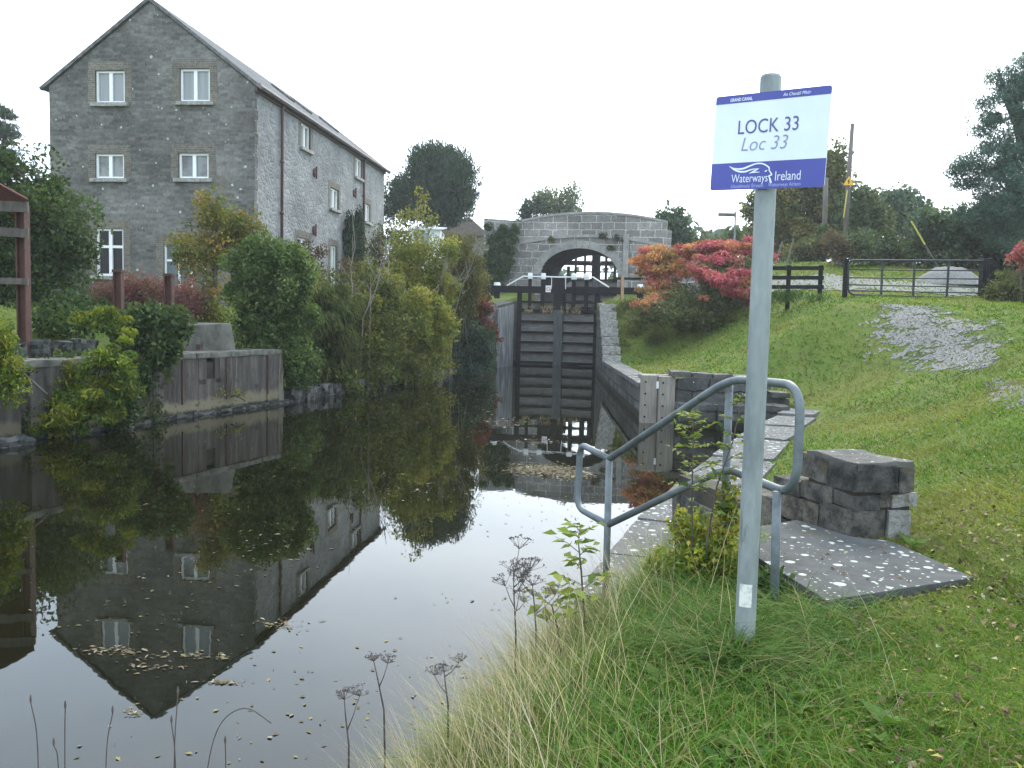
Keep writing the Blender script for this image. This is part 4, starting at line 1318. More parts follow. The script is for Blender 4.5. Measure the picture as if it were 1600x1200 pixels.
def lettering(txt, u, v, hcap, mat, name, shear=0.0, bold=0.0, width=None, align='LEFT', xs=1.0, d=.0016):
    cu = bpy.data.curves.new(name, 'FONT'); cu.body = txt; cu.size = 1; cu.shear = shear; cu.align_x = align; cu.offset = bold; cu.resolution_u = 4
    ob = bpy.data.objects.new(name, cu); COL.objects.link(ob)
    dg = bpy.context.evaluated_depsgraph_get(); dg.update()
    me = bpy.data.meshes.new_from_object(ob.evaluated_get(dg))
    bpy.data.objects.remove(ob); bpy.data.curves.remove(cu)
    co = np.empty(len(me.vertices) * 3, np.float32); me.vertices.foreach_get('co', co); co = co.reshape(-1, 3)
    capH = .73
    sc_ = hcap / capH
    x0, x1 = co[:, 0].min(), co[:, 0].max()
    kx = sc_ * xs
    if width: kx = width / (x1 - x0)
    p0 = SP(u, v, d)
    org = ORG[board.name]
    new = []
    for q in co:
        w_ = p0 + sx * ((q[0] - (x0 if align == 'LEFT' else 0)) * kx) + sy * (q[1] * sc_) - org
        new += [w_.x, w_.y, w_.z]
    me.vertices.foreach_set('co', new); me.materials.clear(); me.materials.append(M[mat]); me.name = name
    for p_ in me.polygons: p_.material_index = 0
    o = bpy.data.objects.new(name, me); link(o, name, org, board)
    return o


lettering('GRAND CANAL', -.365, .432, .0145, 'sign_text_white', 'lettering', bold=.02, width=SWd * .20)
lettering('An Chanáil Mhór', .10, .437, .0145, 'sign_text_white', 'lettering', shear=.25, width=SWd * .235)
lettering('LOCK 33', -.275, .085, .062, 'sign_text', 'lettering', bold=.0, width=SWd * .525)
lettering('Loc 33', -.235, -.095, .062, 'sign_text_grey', 'lettering', shear=.22, bold=-.012, width=SWd * .405)
lettering('Waterways', -.305, -.425, .038, 'sign_text_white', 'lettering', bold=-.006, width=SWd * .325)
lettering('Ireland', .085, -.42, .042, 'sign_text_white', 'lettering', bold=-.006, width=SWd * .215)
lettering('Uiscebhealaí Éireann', -.305, -.481, .016, 'sign_text_pale', 'lettering', width=SWd * .29)
lettering('Watterweys Airlann', .03, -.479, .016, 'sign_text_pale', 'lettering', width=SWd * .275)
# emblem: a profile with streaming hair; coordinates from the band, in board units
lx = lambda px, py: (-.5 + (px - 0) / 1505.0, -.215 - (py - (285 - px * .062)) / 1262.0 * 1.0)


def stroke(pts, wd_):
    mb = MB(); L = []
    n_ = len(pts)
    q = [lx(*p) for p in pts]
    q = [Vector((a * SWd, b * SH)) for a, b in q]
    # smooth
    sm = []
    for i in range(n_ - 1):
        p0, p1, p2, p3 = q[max(0, i - 1)], q[i], q[i + 1], q[min(n_ - 1, i + 2)]
        for k in range(5):
            t_ = k / 5
            sm.append(.5 * ((2 * p1) + (p2 - p0) * t_ + (2 * p0 - 5 * p1 + 4 * p2 - p3) * t_ ** 2 + (3 * p1 - p0 - 3 * p2 + p3) * t_ ** 3))
    sm.append(q[-1])
    N_ = len(sm); vs3 = []
    for i, p in enumerate(sm):
        t_ = (sm[min(i + 1, N_ - 1)] - sm[max(i - 1, 0)]).normalized(); nn_ = Vector((-t_.y, t_.x))
        f = i / (N_ - 1); idx = f * (len(wd_) - 1); a = int(min(idx, len(wd_) - 2)); ww = wd_[a] + (wd_[a + 1] - wd_[a]) * (idx - a)
        for s_ in (1, -1):
            r_ = p + nn_ * ww * s_ * .5
            vs3.append(SP(r_.x / SWd, r_.y / SH, .0016))
    mb.add(vs3, [(2 * i, 2 * i + 1, 2 * i + 3, 2 * i + 2) for i in range(N_ - 1)])
    return mb


e_ = MB()
for pts, wd_ in (([(250, 310), (330, 342), (440, 340), (540, 300), (620, 272), (700, 272), (760, 298), (792, 325), (795, 355), (815, 385), (832, 408), (822, 420), (795, 430), (806, 450), (818, 485), (830, 522)], [.001, .006, .008, .006, .0055, .006, .006, .005, .005, .006, .005, .005, .008, .009]),
                 ([(250, 310), (320, 355), (400, 380), (480, 378), (560, 350), (660, 335)], [.002, .006, .008, .007, .005, .001]),
                 ([(660, 335), (610, 360), (530, 402)], [.001, .006, .001]), ([(530, 402), (590, 385), (675, 383)], [.001, .006, .001]),
                 ([(738, 378), (752, 366), (770, 356)], [.002, .006, .002])):
    b_ = stroke(pts, wd_); e_.add(b_.v, b_.f)
e_.build('emblem', 'sign_text_white', board)
# torn white sticker on the pole
c = U(1160, 932, YP - .05)
m = MB()
cp = pbot + dirp * ((c.z - pbot.z) / dirp.z)
rows = []
for i in range(5):
    rows.append([cp + dirp * (-.052 + .105 * i / 4) + Vector((math.sin(R(a)), -math.cos(R(a)), 0)) * .0468 for a in range(-58, 22, 8)])
n_ = len(rows[0])
m.add([p for r_ in rows for p in r_], [(i * n_ + k, i * n_ + k + 1, (i + 1) * n_ + k + 1, (i + 1) * n_ + k) for i in range(4) for k in range(n_ - 1)])
m.build('sticker', 'tape', sign)

# ------------------------------------------------------------------ handrail
rail = thing('handrail', U(1131, 830, 5.44), 'grey tubular steel handrail with rounded looped ends beside the landing steps', 'handrail')
RT = .0242
A = U(952, 717, 6.1); Bm = U(1140, 592, 5.42)
A2 = U(950, 820, 6.1); B2 = U(1134, 731, 5.42)
l1 = U(907, 694, 6.62); l2 = U(901, 792, 6.58)
r1 = U(1252, 602, 4.66); r2 = U(1244, 776, 4.6)
upper = round_path([A, l1, l2, A2], [0, .10, .12, 0])
m = MB(); m.tube(upper, RT, 12); m.build('end_loop', 'rail', rail, smooth=True)
m = MB(); m.tube(round_path([A, Bm, r1, r2, B2, A2], [0, .16, .17, .20, .14, 0], 8), RT, 14); m.build('rail_loop', 'rail', rail, smooth=True)
pb = U(945, 985, 6.1)
for a_, zb in (((A, pb), .15), ((Bm, U(1131, 845, 5.42)), .5), ((U(1214, 768, 4.72), U(1210, 955, 4.72)), .75)):
    top, bot = a_
    bot = Vector((bot.x, bot.y, min(bot.z, gz1(bot.x, bot.y)) - .1))
    m = MB(); m.tube([bot, top], RT * .98, 14); m.build('post', 'rail', rail, smooth=True)

# ------------------------------------------------------------------ slab and steps
sl = [Uz(1292, 938, .955), Uz(1522, 902, .955), Uz(1395, 846, .955), Uz(1330, 838, .955), Uz(1245, 812, .955), Uz(1188, 822, .955), Uz(1186, 872, .955)]
slab = thing('stone_slab', (2.0, 5.3, .9), 'large flat dark stone slab with white lichen spots at the top of the steps beside the sign pole', 'slab')
m = MB(); n_ = len(sl)
m.add(sl + [p - UPZ * .06 for p in sl], [tuple(range(n_)), tuple(range(n_, 2 * n_))] + [(i, (i + 1) % n_, n_ + (i + 1) % n_, n_ + i) for i in range(n_)])
m.build('slab', 'slab', slab, bevel=.004)
m = MB()
cen = sum(sl, Vector()) / n_
in_ = [cen + (p - cen) * .94 - UPZ * .062 for p in sl]
m.add(in_ + [p - UPZ * .3 for p in in_], [tuple(range(n_)), tuple(range(n_, 2 * n_))] + [(i, (i + 1) % n_, n_ + (i + 1) % n_, n_ + i) for i in range(n_)])
m.build('bed', 'earth', slab)
steps = thing('stone_steps', (1.75, 7.0, .3), 'worn stone steps between the lichen slab and the waterside landing, half hidden by shrubs', 'steps')
for k, (z, y0, y1) in enumerate(((.76, 6.2, 6.75), (.58, 6.7, 7.3), (.42, 7.25, 7.85))):
    m = MB(); m.rough((1.78 + .03 * k, (y0 + y1) / 2, z - .14), ((1, 0, 0), (0, 1, 0), UPZ), (.52, (y1 - y0) / 2, .14), 4, .012, 300 + k); m.build('tread', 'coping', steps)

# ------------------------------------------------------------------ stone end wall
pier = thing('stone_pier', (2.5, 6.3, .9), 'squat rough stone wall end with one pale block standing behind the lichen slab', 'wall')
c0 = Uz(1331, 842, .93); c1 = Uz(1427, 838, .93)
ex = (c1 - c0); ex.z = 0; PW = ex.length; ex.normalize(); ey = Vector((-ex.y, ex.x, 0))
PD = .62


def pblk(u0, u1, v0, v1, z0, z1, mat, seed, amp=.018):
    mb = MB()
    c_ = c0 + ex * (u0 + u1) / 2 + ey * (v0 + v1) / 2; c_.z = (z0 + z1) / 2
    mb.rough(c_, (ex, ey, UPZ), ((u1 - u0) / 2 - .004, (v1 - v0) / 2 - .004, (z1 - z0) / 2 - .004), 9, amp * .95, seed, .3)
    return mb


zb = .88
lay = MB(); rng_f = []
for q_, args in enumerate(((0, .27, 0, .42, zb, zb + .25), (.0, .30, .42, 1.0, zb, zb + .2), (0, .22, 0, .25, zb + .25, zb + .36), (.0, .25, .25, .66, zb + .21, zb + .35),
             (.22, PW * .62, .0, .3, zb + .25, zb + .37), (0, .33, 0, .34, zb + .36, zb + .56), (.0, .3, .34, .68, zb + .36, zb + .55),
             (.30, PW * .7, 0, .34, zb + .37, zb + .55), (PW * .7, PW, 0, .3, zb + .36, zb + .545),
             (.1, PW, .3, PD, zb, zb + .54), (0, .26, 1.0, 1.5, zb - .25, zb + .12), (0, .26, .68, 1.05, zb + .19, zb + .31), (0, .26, 1.4, 1.8, zb - .2, zb + .0), (0, .26, 1.7, 2.4, zb - .5, zb - .2), (0, .26, 1.6, 2.0, zb - .4, zb - .1), (0, .26, 2.4, 3.0, zb - .6, zb - .2))) :
    b_ = pblk(*args, None, int(args[0] * 31 + args[2] * 77 + args[4] * 101)); lay.add(b_.v, b_.f); rng_f += [(0, 1, 2, 0, 1, 2, 0, 2, 0, 0, 1, 0, 2, 1, 0, 2)[q_ % 16]] * len(b_.f)
ms_ = lay.build('masonry', 'pierstone', pier)
for mt_ in ('pierwarm', 'pierdark'): ms_.data.materials.append(M[mt_])
ms_.data.polygons.foreach_set('material_index', rng_f)
mb = MB(); c_ = c0 + ex * (PW / 2) + ey * (PD / 2); c_.z = zb + .25; mb.obox(c_, (ex, ey, UPZ), (PW / 2 - .025, PD / 2 - .025, .27)); c_ = c0 + ex * .13 + ey * 1.5; c_.z = zb - .22; mb.obox(c_, (ex, ey, UPZ), (.10, 1.4, .2)); mb.build('mortar', 'earth', pier)
pblk(.275, PW - .02, -.01, .3, zb, zb + .25, None, 5, .022).build('pale_block', 'palestone', pier)['label'] = 'whitish block at the foot of the wall end'
pblk(PW * .62, PW + .02, -.01, .3, zb + .262, zb + .36, None, 6).build('pale_block', 'palestone', pier)
mb = MB(); c_ = c0 + ex * (PW / 2) + ey * (PD / 2); c_.z = zb + .552; mb.rough(c_, (ex, ey, UPZ), (PW / 2 - .006, PD / 2 - .006, .024), 14, .02, 9, .2); mb.build('cap', 'capstone', pier)

# ------------------------------------------------------------------ timber fender
f0, f1 = U(1004, 655, 20.8), U(1030, 655, 20.6)
fend = thing('timber_fender', (f0.x, 20.8, 0), 'pair of grey squared timbers with a pipe between them standing at the basin corner', 'fender')
for k, (xa, xb, yt) in enumerate(((1004, 1028, 586), (1031, 1056, 588))):
    a = U(xa, yt, 20.8 - .15 * k); b = U(xb, yt, 20.8 - .15 * k)
    wd2 = (b.x - a.x) / 2
    m = MB(); m.obox(((a.x + b.x) / 2, a.y + .17, (a.z - 1) / 2), ((1, 0, 0), (0, 1, 0), UPZ), (wd2, .17, (a.z + 1) / 2)); o = m.build('timber', 'wood_grey', fend, bevel=.015)
    m = MB()
    for z in np.arange(.15, a.z, .27): m.tube([((a.x + b.x) / 2 - .1, a.y + .01, z), ((a.x + b.x) / 2 - .1, a.y - .015, z)], .022, 8)
    m.build('bolt', 'black_paint', o)
a = U(1029, 600, 20.85); m = MB(); m.tube([(a.x, a.y, -.6), (a.x, a.y, a.z - .08)], .035, 8); m.build('pipe', 'pole', fend)
m = MB(); m.tube([(a.x, a.y - .02, a.z - .1), (a.x, a.y - .02, a.z + .06)], .07, 10); m.build('pipe_cap', 'white', fend)
m = MB(); a = U(1028, 586, 20.9); m.obox((a.x, a.y + .3, a.z - .05), ((1, 0, 0), (0, 1, 0), UPZ), (.4, .12, .05)); m.build('cross_piece', 'wood_grey', fend)

# ------------------------------------------------------------------ black fence, field gate
YF = 30.6


def fence(name, label, x0px, x1px, posts, rails, Y0, Y1, zt):
    a = U(x0px, zt, Y0); b = U(x1px, zt, Y1)
    t = thing(name, (a.x, a.y, gz1(a.x, a.y)), label, 'fence')
    for px in posts:
        f = (px - x0px) / (x1px - x0px); q = a.lerp(b, f); g_ = gz1(q.x, q.y)
        m = MB(); m.bar((q.x, q.y + .08, g_ - .2), (q.x, q.y + .08, q.z + .08), .13, .11, (0, 1, 0)); m.build('post', 'black_paint', t, bevel=.01)
    for py in rails:
        p_ = U(x0px, py, Y0 - .03); q_ = U(x1px, py, Y1 - .03)
        m = MB(); m.bar(p_, q_, .04, .13); m.build('rail', 'black_paint', t)
    return t


fence('post_and_rail_fence', 'black three rail timber fence between the sign pole and the field gate', 1184, 1287, (1188, 1234, 1284), (419, 434, 448.5), YF, YF, 418)
fence('post_and_rail_fence', 'black timber fence running on from the hinge post of the field gate', 1546, 1720, (1552, 1620, 1690), (419.5, 433, 446), 29.0, 28.4, 416)
YG = 29.4
gt = thing('field_gate', U(1322, 465, YG), 'wide dark metal field gate with five bars closing the gravel track', 'gate')
gp = lambda px, py, dy=0: U(px, py, YG + dy)
m = MB(); m.tube(round_path([gp(1545, 407.5), gp(1325.5, 406.5), gp(1325.5, 460), gp(1545, 467)], [0, .22, .22, 0]), .032, 10); m.tube([gp(1541, 407.5), gp(1541, 466)], .032, 8); m.build('frame', 'gate_steel', gt, smooth=True)
for ya, yb in ((421, 423), (434, 436), (445, 449), (454, 458)):
    m = MB(); m.tube([gp(1326, ya), gp(1541, yb)], .021, 8); m.build('bar', 'gate_steel', gt, smooth=True)
for px in (1378, 1428, 1481):
    m = MB(); m.obox((gp(px, 407).lerp(gp(px, 463), .5)), ((1, 0, 0), (0, 1, 0), UPZ), (.035, .012, .60)); m.build('upright', 'gate_steel', gt)
for px, nm_, wd_, lb in ((1322.5, 'gate_post', .07, 'slim black gate post at the latch end of the field gate'), (1541.5, 'gate_post', .15, 'thick black gate post at the hinge end of the field gate')):
    q = U(px, 406, YG + .12); g_ = gz1(q.x, q.y)
    m = MB(); m.bar((q.x, q.y, g_ - .3), (q.x, q.y, q.z + .04), wd_ * 2, wd_ * 2, (0, 1, 0)); o = m.build(nm_, 'black_paint', None, loc=(q.x, q.y, g_), bevel=.015)
    tag(o, lb, 'gate post')

# gravel heap
c = U(1484, 440, 35.5); g_ = gz1(c.x, c.y)
rng = np.random.default_rng(5)
NU, NVv = 48, 14
vs4 = []; fs4 = []
hx = (U(1536, 430, 35.5).x - U(1434, 430, 35.5).x) / 2 * 1.1; hz = U(1484, 413, 35.5).z - g_
for i in range(NVv + 1):
    r_ = i / NVv
    for k in range(NU):
        a = 2 * math.pi * k / NU
        x = c.x + math.cos(a) * hx * r_; y = c.y + math.sin(a) * hx * .8 * r_
        zz = hz * (1 - r_ ** 1.8) * (1 + .12 * mnoise.noise(Vector((x, y, 3)))) + .07 * mnoise.noise(Vector((x * 4, y * 4, 1)))
        vs4.append((x, y, max(g_, gz1(x, y)) - .06 + max(0, zz)))
for i in range(NVv):
    for k in range(NU): fs4.append((i * NU + k, i * NU + (k + 1) % NU, (i + 1) * NU + (k + 1) % NU, (i + 1) * NU + k))
o = np_mesh('gravel_heap', vs4, fs4, 'gravel', loc=(c.x, c.y, g_), smooth=True); tag(o, 'smooth grey heap of gravel behind the metal field gate', 'gravel heap')

# ------------------------------------------------------------------ poles


def pole_thing(name, label, cat, xt, yt, xb, yb, Y, r0, r1, group=None):
    a = U(xb, yb, Y); b = U(xt, yt, Y); g_ = gz1(a.x, a.y)
    t = thing(name, (a.x, a.y, g_), label, cat, group)
    d_ = (b - a).normalized()
    m = MB(); m.tube([a - d_ * max(.3, (a.z - g_) + .3), a.lerp(b, .5), b], [r0, (r0 + r1) / 2, r1], 10); m.build('shaft', 'pole', t, smooth=True)
    return t, a, b, d_


t, a, b, d_ = pole_thing('utility_pole', 'tall thin timber utility pole with a yellow triangular warning plate', 'pole', 1332, 193, 1320.5, 366, 45, .13, .095)
q = U(1326.5, 284, 44.8)
m = MB(); h_ = .24
tri = [q + Vector((0, 0, h_ * 1.15)), q + Vector((-h_ * 1.1, 0, -h_ * .7)), q + Vector((h_ * 1.1, 0, -h_ * .7))]
m.add(tri + [p + Vector((0, .03, 0)) for p in tri], [(0, 1, 2), (3, 4, 5), (0, 1, 4, 3), (1, 2, 5, 4), (2, 0, 3, 5)]); wp = m.build('warning_plate', 'warn', t)
m = MB(); y_ = q.y - .006
zig = [(.02, .13), (-.06, .01), (.02, .02), (-.03, -.10)]
for (x0, z0), (x1, z1) in zip(zig[:-1], zig[1:]): m.bar((q.x + x0, y_, q.z + z0), (q.x + x1, y_, q.z + z1), .012, .035)
m.build('bolt_mark', 'black_paint', wp)
m = MB(); m.tube([U(1324, 297, 44.85), U(1318, 340, 44.85)], .03, 6); m.build('yellow_ivy', 'yellow', t)  # plain yellow tube added in place of the dull yellow ivy here
pole_thing('utility_pole', 'shorter grey timber utility pole rising from ivy between the autumn trees', 'pole', 1290.5, 278, 1288.5, 350, 47, .14, .12)
a = U(1424, 346, 41); b = U(1458, 404, 41); g_ = gz1(b.x, b.y)
t = thing('pole_stay', (b.x, b.y, g_), 'slanting stay wire in a yellow sleeve rising from the hedge above the gravel heap', 'stay')
e = b + (b - a).normalized() * max(.2, (b.z - g_) / max(.2, (a - b).normalized().z))
m = MB(); m.tube([a, a.lerp(b, .62)], .04, 8); m.build('sleeve', 'yellow', t); m = MB(); m.tube([a.lerp(b, .6), e], .036, 8); m.build('rod', 'pole', t)
for xa, ya, xb, yb, lb in ((1240, 372, 1231, 407, 'slanting pale stake nearer the yellow autumn tree by the road'), (1222, 378, 1214, 405, 'short pale stake beside the sumac by the road')):
    a = U(xb, yb, 43); b = U(xa, ya, 43); g_ = gz1(a.x, a.y)
    m = MB(); m.tube([a - (b - a).normalized() * .3, b], .04, 8); o = m.build('roadside_stake', 'pole', None, loc=(a.x, a.y, a.z)); tag(o, lb, 'stake')
# finger sign far off
a = U(1149, 372, 58); b = U(1149, 331, 58); g_ = gz1(a.x, a.y)
t = thing('finger_post', (a.x, a.y, g_), 'distant pale finger sign post above the red sumac', 'sign post')
m = MB(); m.tube([(a.x, a.y, g_ - .2), b], .06, 8); m.build('post', 'galv', t)
c1_, c2_ = U(1122, 335.5, 57.9), U(1148, 335.5, 57.9)
m = MB(); m.obox((c1_ + c2_) / 2, ((1, 0, 0), (0, 1, 0), UPZ), ((c2_.x - c1_.x) / 2, .02, .11)); m.build('finger', 'concrete', t)

# ------------------------------------------------------------------ rusty shed and stumps on the far bank
YS = 17.6
pt = U(36, 322, YS); pb_ = U(38, 516, YS)
shed = thing('open_shed', (pb_.x, YS, gz1(pb_.x, YS)), 'open fronted shed with rusty steel posts and a red sheet roof on the far bank', 'shed')
m = MB()
m.obox((pb_.x, YS, (pt.z + pb_.z - .5) / 2), ((1, 0, 0), (0, 1, 0), UPZ), (.085, .012, (pt.z - pb_.z + .5) / 2))
for s_ in (-.08, .08): m.obox((pb_.x + s_, YS, (pt.z + pb_.z - .5) / 2), ((1, 0, 0), (0, 1, 0), UPZ), (.012, .10, (pt.z - pb_.z + .5) / 2))
m.build('post', 'rust', shed)
for dx, dy in ((-4.2, -.9), (-6.2, 2.5)):
    m = MB(); m.obox((pb_.x + dx, YS + dy, 2.9), ((1, 0, 0), (0, 1, 0), UPZ), (.085, .10, 1.6)); m.build('post', 'rust', shed)
for py, h_ in ((324, .10), (365, .085), (440, .06)):
    a = U(44, py, YS - .12); b = Vector((a.x - 4.4, a.y - .95, a.z + (.16 if py == 365 else .0)))
    m = MB(); m.bar(a, b, .07, h_ * 2); m.build('beam', 'bark', shed)
ra = U(43, 311, YS - .3)
bk_ = Vector((-2.1, 3.4, 0))
r_ = [ra, ra + bk_, ra + bk_ + Vector((-2.9, -.35, 1.55)), ra + Vector((-2.9, -.35, 1.55))]
l_ = [ra + Vector((-5.6, -.9, 0)), ra + Vector((-5.6, -.9, 0)) + bk_, r_[2], r_[3]]
for q in (r_, l_):
    m = MB(); NC = 60
    top_, bot_ = [], []
    e0, e1_ = q[1] - q[0], q[2] - q[3]
    nn_ = e0.cross(q[3] - q[0]).normalized()
    if nn_.z < 0: nn_ = -nn_
    for k in range(NC * 2 + 1):
        f = k / (NC * 2); o_ = nn_ * (.022 if k % 2 else 0)
        m.v += [q[0] + e0 * f + o_, q[3] + e1_ * f + o_, q[0] + e0 * f + o_ - nn_ * .012, q[3] + e1_ * f + o_ - nn_ * .012]
    for k in range(NC * 2):
        i = 4 * k
        m.f += [(i, i + 4, i + 5, i + 1), (i + 2, i + 3, i + 7, i + 6)]
    m.build('roof', 'rust_roof', shed)
for xa, yt, yb, Y, hw, lb in ((185, 425, 510, 19.5, .075, 'rusty steel stump standing among the plants beneath the large mill window'), (264, 431, 494, 20.4, .075, 'rusty steel stump standing in front of the pink shrub near the mill door')):
    a = U(xa, yt, Y); b = U(xa, yb, Y)
    zb_ = min(b.z, gz1(b.x, Y)) - .1
    m = MB(); m.obox((a.x, Y, (a.z + zb_) / 2), ((1, 0, 0), (0, 1, 0), UPZ), (hw, .012, (a.z - zb_) / 2))
    for s_ in (-hw, hw): m.obox((a.x + s_, Y, (a.z + zb_) / 2), ((1, 0, 0), (0, 1, 0), UPZ), (.014, .08, (a.z - zb_) / 2))
    m.obox((a.x, Y, a.z + .02), ((1, 0, 0), (0, 1, 0), UPZ), (hw + .03, .09, .03))
    o = m.build('steel_stump', 'rust', None, loc=(a.x, Y, zb_)); tag(o, lb, 'steel post', 'rusty stumps on the far bank')

# ------------------------------------------------------------------ far houses
a, b = U(638, 352, 62), U(688, 352, 62); zt = a.z; g_ = gz1(a.x, 62)
t = thing('white_shed', ((a.x + b.x) / 2, 62, g_), 'small white walled shed half hidden by shrubs below the dark yew', 'shed')
m = MB(); m.box((a.x, 62, g_ - .2), (b.x, 66, zt - .25)); m.build('wall', 'shed_white', t)
m = MB(); c = (a + b) / 2
V = [(a.x - .15, 61.8, zt - .26), (b.x + .15, 61.8, zt - .26), (b.x + .15, 66.2, zt + .25), (a.x - .15, 66.2, zt + .25)]
m.add(V + [(x, y, z + .09) for x, y, z in V], [(0, 1, 2, 3), (4, 5, 6, 7), (0, 1, 5, 4), (1, 2, 6, 5), (2, 3, 7, 6), (3, 0, 4, 7)]); m.build('roof', 'shed_white', t)
m = MB(); q = U(664, 378, 61.95); m.box((q.x - .3, 61.93, q.z - .6), (q.x + .3, 61.99, q.z + .6)); m.build('door', 'galv', t)
a, b = U(722, 340, 78), U(764, 368, 78); g_ = gz1(a.x, 78)
t = thing('far_house', (a.x, 78, g_), 'brown pitched roof of a far house between the yew and the bridge', 'house')
m = MB(); rl = a.x - 3.0
V = [(b.x - 6.0, 78, b.z), (b.x + .1, 78, b.z), (a.x + .6, 78, a.z + .1), (b.x - 6, 88, b.z), (b.x + .1, 88, b.z), (a.x + .6, 88, a.z + .1)]
m.add(V, [(0, 1, 2), (3, 4, 5), (0, 1, 4, 3), (1, 2, 5, 4), (2, 0, 3, 5)]); m.build('roof', 'roof_tile', t)
m = MB(); m.box((b.x - 5.7, 78.2, g_ - .2), (b.x - .2, 87.8, b.z - .01)); m.build('wall', 'concrete', t)
# ------------------------------------------------------------------ trees and shrubs
DG = [((.03, .056, .022), 3), ((.045, .08, .026), 3), ((.065, .10, .034), 2), ((.09, .12, .036), .6)]
MG = [((.04, .075, .02), 3), ((.06, .105, .026), 3), ((.09, .14, .035), 2)]
BG = [((.055, .095, .028), 3), ((.09, .145, .042), 3), ((.15, .20, .065), 2)]
YG_ = [((.17, .20, .04), 3), ((.25, .25, .05), 3), ((.31, .27, .06), 1.5), ((.085, .125, .035), 2)]
YY = [((.17, .20, .02), 3), ((.26, .26, .03), 3), ((.10, .16, .02), 2)]
OR = [((.15, .165, .035), 3), ((.22, .19, .04), 3), ((.32, .16, .045), 1.4), ((.09, .125, .03), 3)]
BR = [((.09, .065, .045), 3), ((.13, .10, .06), 2), ((.06, .06, .03), 2)]
PK = [((.20, .06, .08), 3), ((.28, .10, .12), 2), ((.13, .06, .055), 2), ((.10, .10, .045), 2)]
SUM = [((.46, .10, .15), 3), ((.50, .16, .16), 2), ((.50, .26, .11), 1.0), ((.42, .08, .14), 2), ((.17, .18, .08), 1.4)]
SUO = [((.58, .21, .13), 3), ((.56, .31, .11), 3), ((.54, .14, .18), 3), ((.36, .30, .09), 1.2), ((.17, .19, .08), 1.2)]
BL = [((.032, .062, .048), 3), ((.05, .088, .066), 3), ((.07, .11, .08), 1.5)]
PIN = [((.05, .10, .078), 3), ((.075, .13, .098), 3), ((.10, .16, .118), 1.5)]  # bluish and lifted, the glare over the far trees put into the leaf colour
YEW = [((.022, .044, .028), 3), ((.034, .062, .036), 3), ((.05, .082, .046), 1.5)]
AUT = [((.12, .145, .055), 3), ((.18, .17, .06), 3), ((.09, .125, .05), 3), ((.26, .19, .07), 1)]  # leaf colours brightened to carry the glare over the roadside trees
HT = [((.06, .10, .055), 3), ((.09, .14, .07), 3), ((.13, .17, .085), 2)]  # paler greens for the hedge trees, glare painted into the leaves
OLV = [((.085, .105, .035), 3), ((.13, .135, .042), 3), ((.06, .08, .028), 2)]

# --- far bank, from the near end
plant('cedar_tree', 'dark flat tiered conifer far behind the shed at the picture edge', 'tree', 60,
      [(4, 180, 22, 22), (8, 205, 34, 12), (0, 232, 44, 14), (-4, 262, 50, 16), (-20, 225, 45, 60)], YEW, .34, 7000, 4, .7, 60, trunk=.3, flat=.35, mat='needle', seed=1, axis=(0, 0, -.3))
plant('garden_tree', 'broad dark green leafy tree filling the corner between shed and mill', 'tree', 26,
      [(25, 340, 62, 70), (75, 345, 40, 55), (45, 280, 35, 32), (-20, 330, 70, 90), (20, 430, 75, 55), (98, 420, 30, 60), (120, 352, 22, 22, -.5), (130, 390, 18, 14, -.5)], MG + DG + [((.10, .12, .03), 2)], .16, 24000, 2.0, .55, 130, trunk=.16, seed=2)
plant('autumn_tree', 'small orange and olive autumn tree in front of the mill door', 'tree', 28.5,
      [(345, 370, 42, 45), (310, 395, 40, 35), (375, 350, 30, 34), (325, 440, 40, 40), (402, 365, 26, 22), (340, 325, 20, 22), (285, 395, 22, 18), (318, 320, 8, 14)], OR, .12, 6800, 1.8, .33, 110, trunk=.09, seed=3, var=.3)
plant('round_bush', 'large rounded bright green evergreen bush hanging over the end of the rusty quay', 'bush', 23.6,
      [(420, 440, 58, 55), (395, 435, 42, 50), (455, 430, 32, 42), (420, 402, 42, 24), (405, 520, 46, 40, .1), (440, 560, 40, 44, .3), (468, 575, 28, 30, .6), (455, 500, 40, 45, .4)], BG, .115, 46000, 2.0, .26, 260, base=(-6.7, 24.2), stems=5, seed=4, topbias=.25)
for sd_, bl, lb in ((5, [(170, 470, 28, 28), (200, 460, 20, 24)], 'pink and brown shrub against the mill wall, on the window side of the two stumps'),
                    (6, [(228, 466, 30, 32), (210, 452, 16, 22), (246, 455, 18, 24)], 'taller crimson pink shrub between the two rusty stumps'),
                    (7, [(300, 474, 26, 28), (283, 462, 16, 22), (318, 482, 14, 20)], 'crimson shrub beside the stump nearest the round bush')):
    plant('pink_shrub', lb, 'shrub', 22.5, bl, PK, .07, 3800, 2.4, .26, 55, stems=7, seed=sd_, group='pink shrubs before the mill', bark='twig', axis=(0, 0, .8))
plant('garden_shrub', 'low dark green garden plants at the foot of the mill gable', 'shrub', 22.0, [(100, 488, 34, 18), (140, 486, 32, 16), (60, 490, 34, 20), (120, 500, 40, 14, -2), (70, 508, 26, 10, -2.5)], DG + MG, .12, 5200, 1.8, .3, 40, stems=4, seed=8)
plant('garden_shrub', 'yellow flecked green shrub at the concrete block under the autumn tree', 'shrub', 22.6, [(335, 490, 22, 14), (305, 500, 24, 14)], YG_, .08, 2600, 1.8, .25, 26, stems=4, seed=9)
plant('wall_ivy', 'dark ivy mass draped over the quay between yellow shrub and concrete block', 'ivy', 19.0,
      [(238, 520, 40, 30), (262, 512, 34, 26), (225, 560, 26, 38, -.2), (200, 510, 30, 22), (255, 545, 22, 20, -.3)], DG + [((.09, .11, .03), 1.5)], .12, 8500, 1.5, .26, 110, stems=5, seed=10, crown='foliage', basez=1.2)
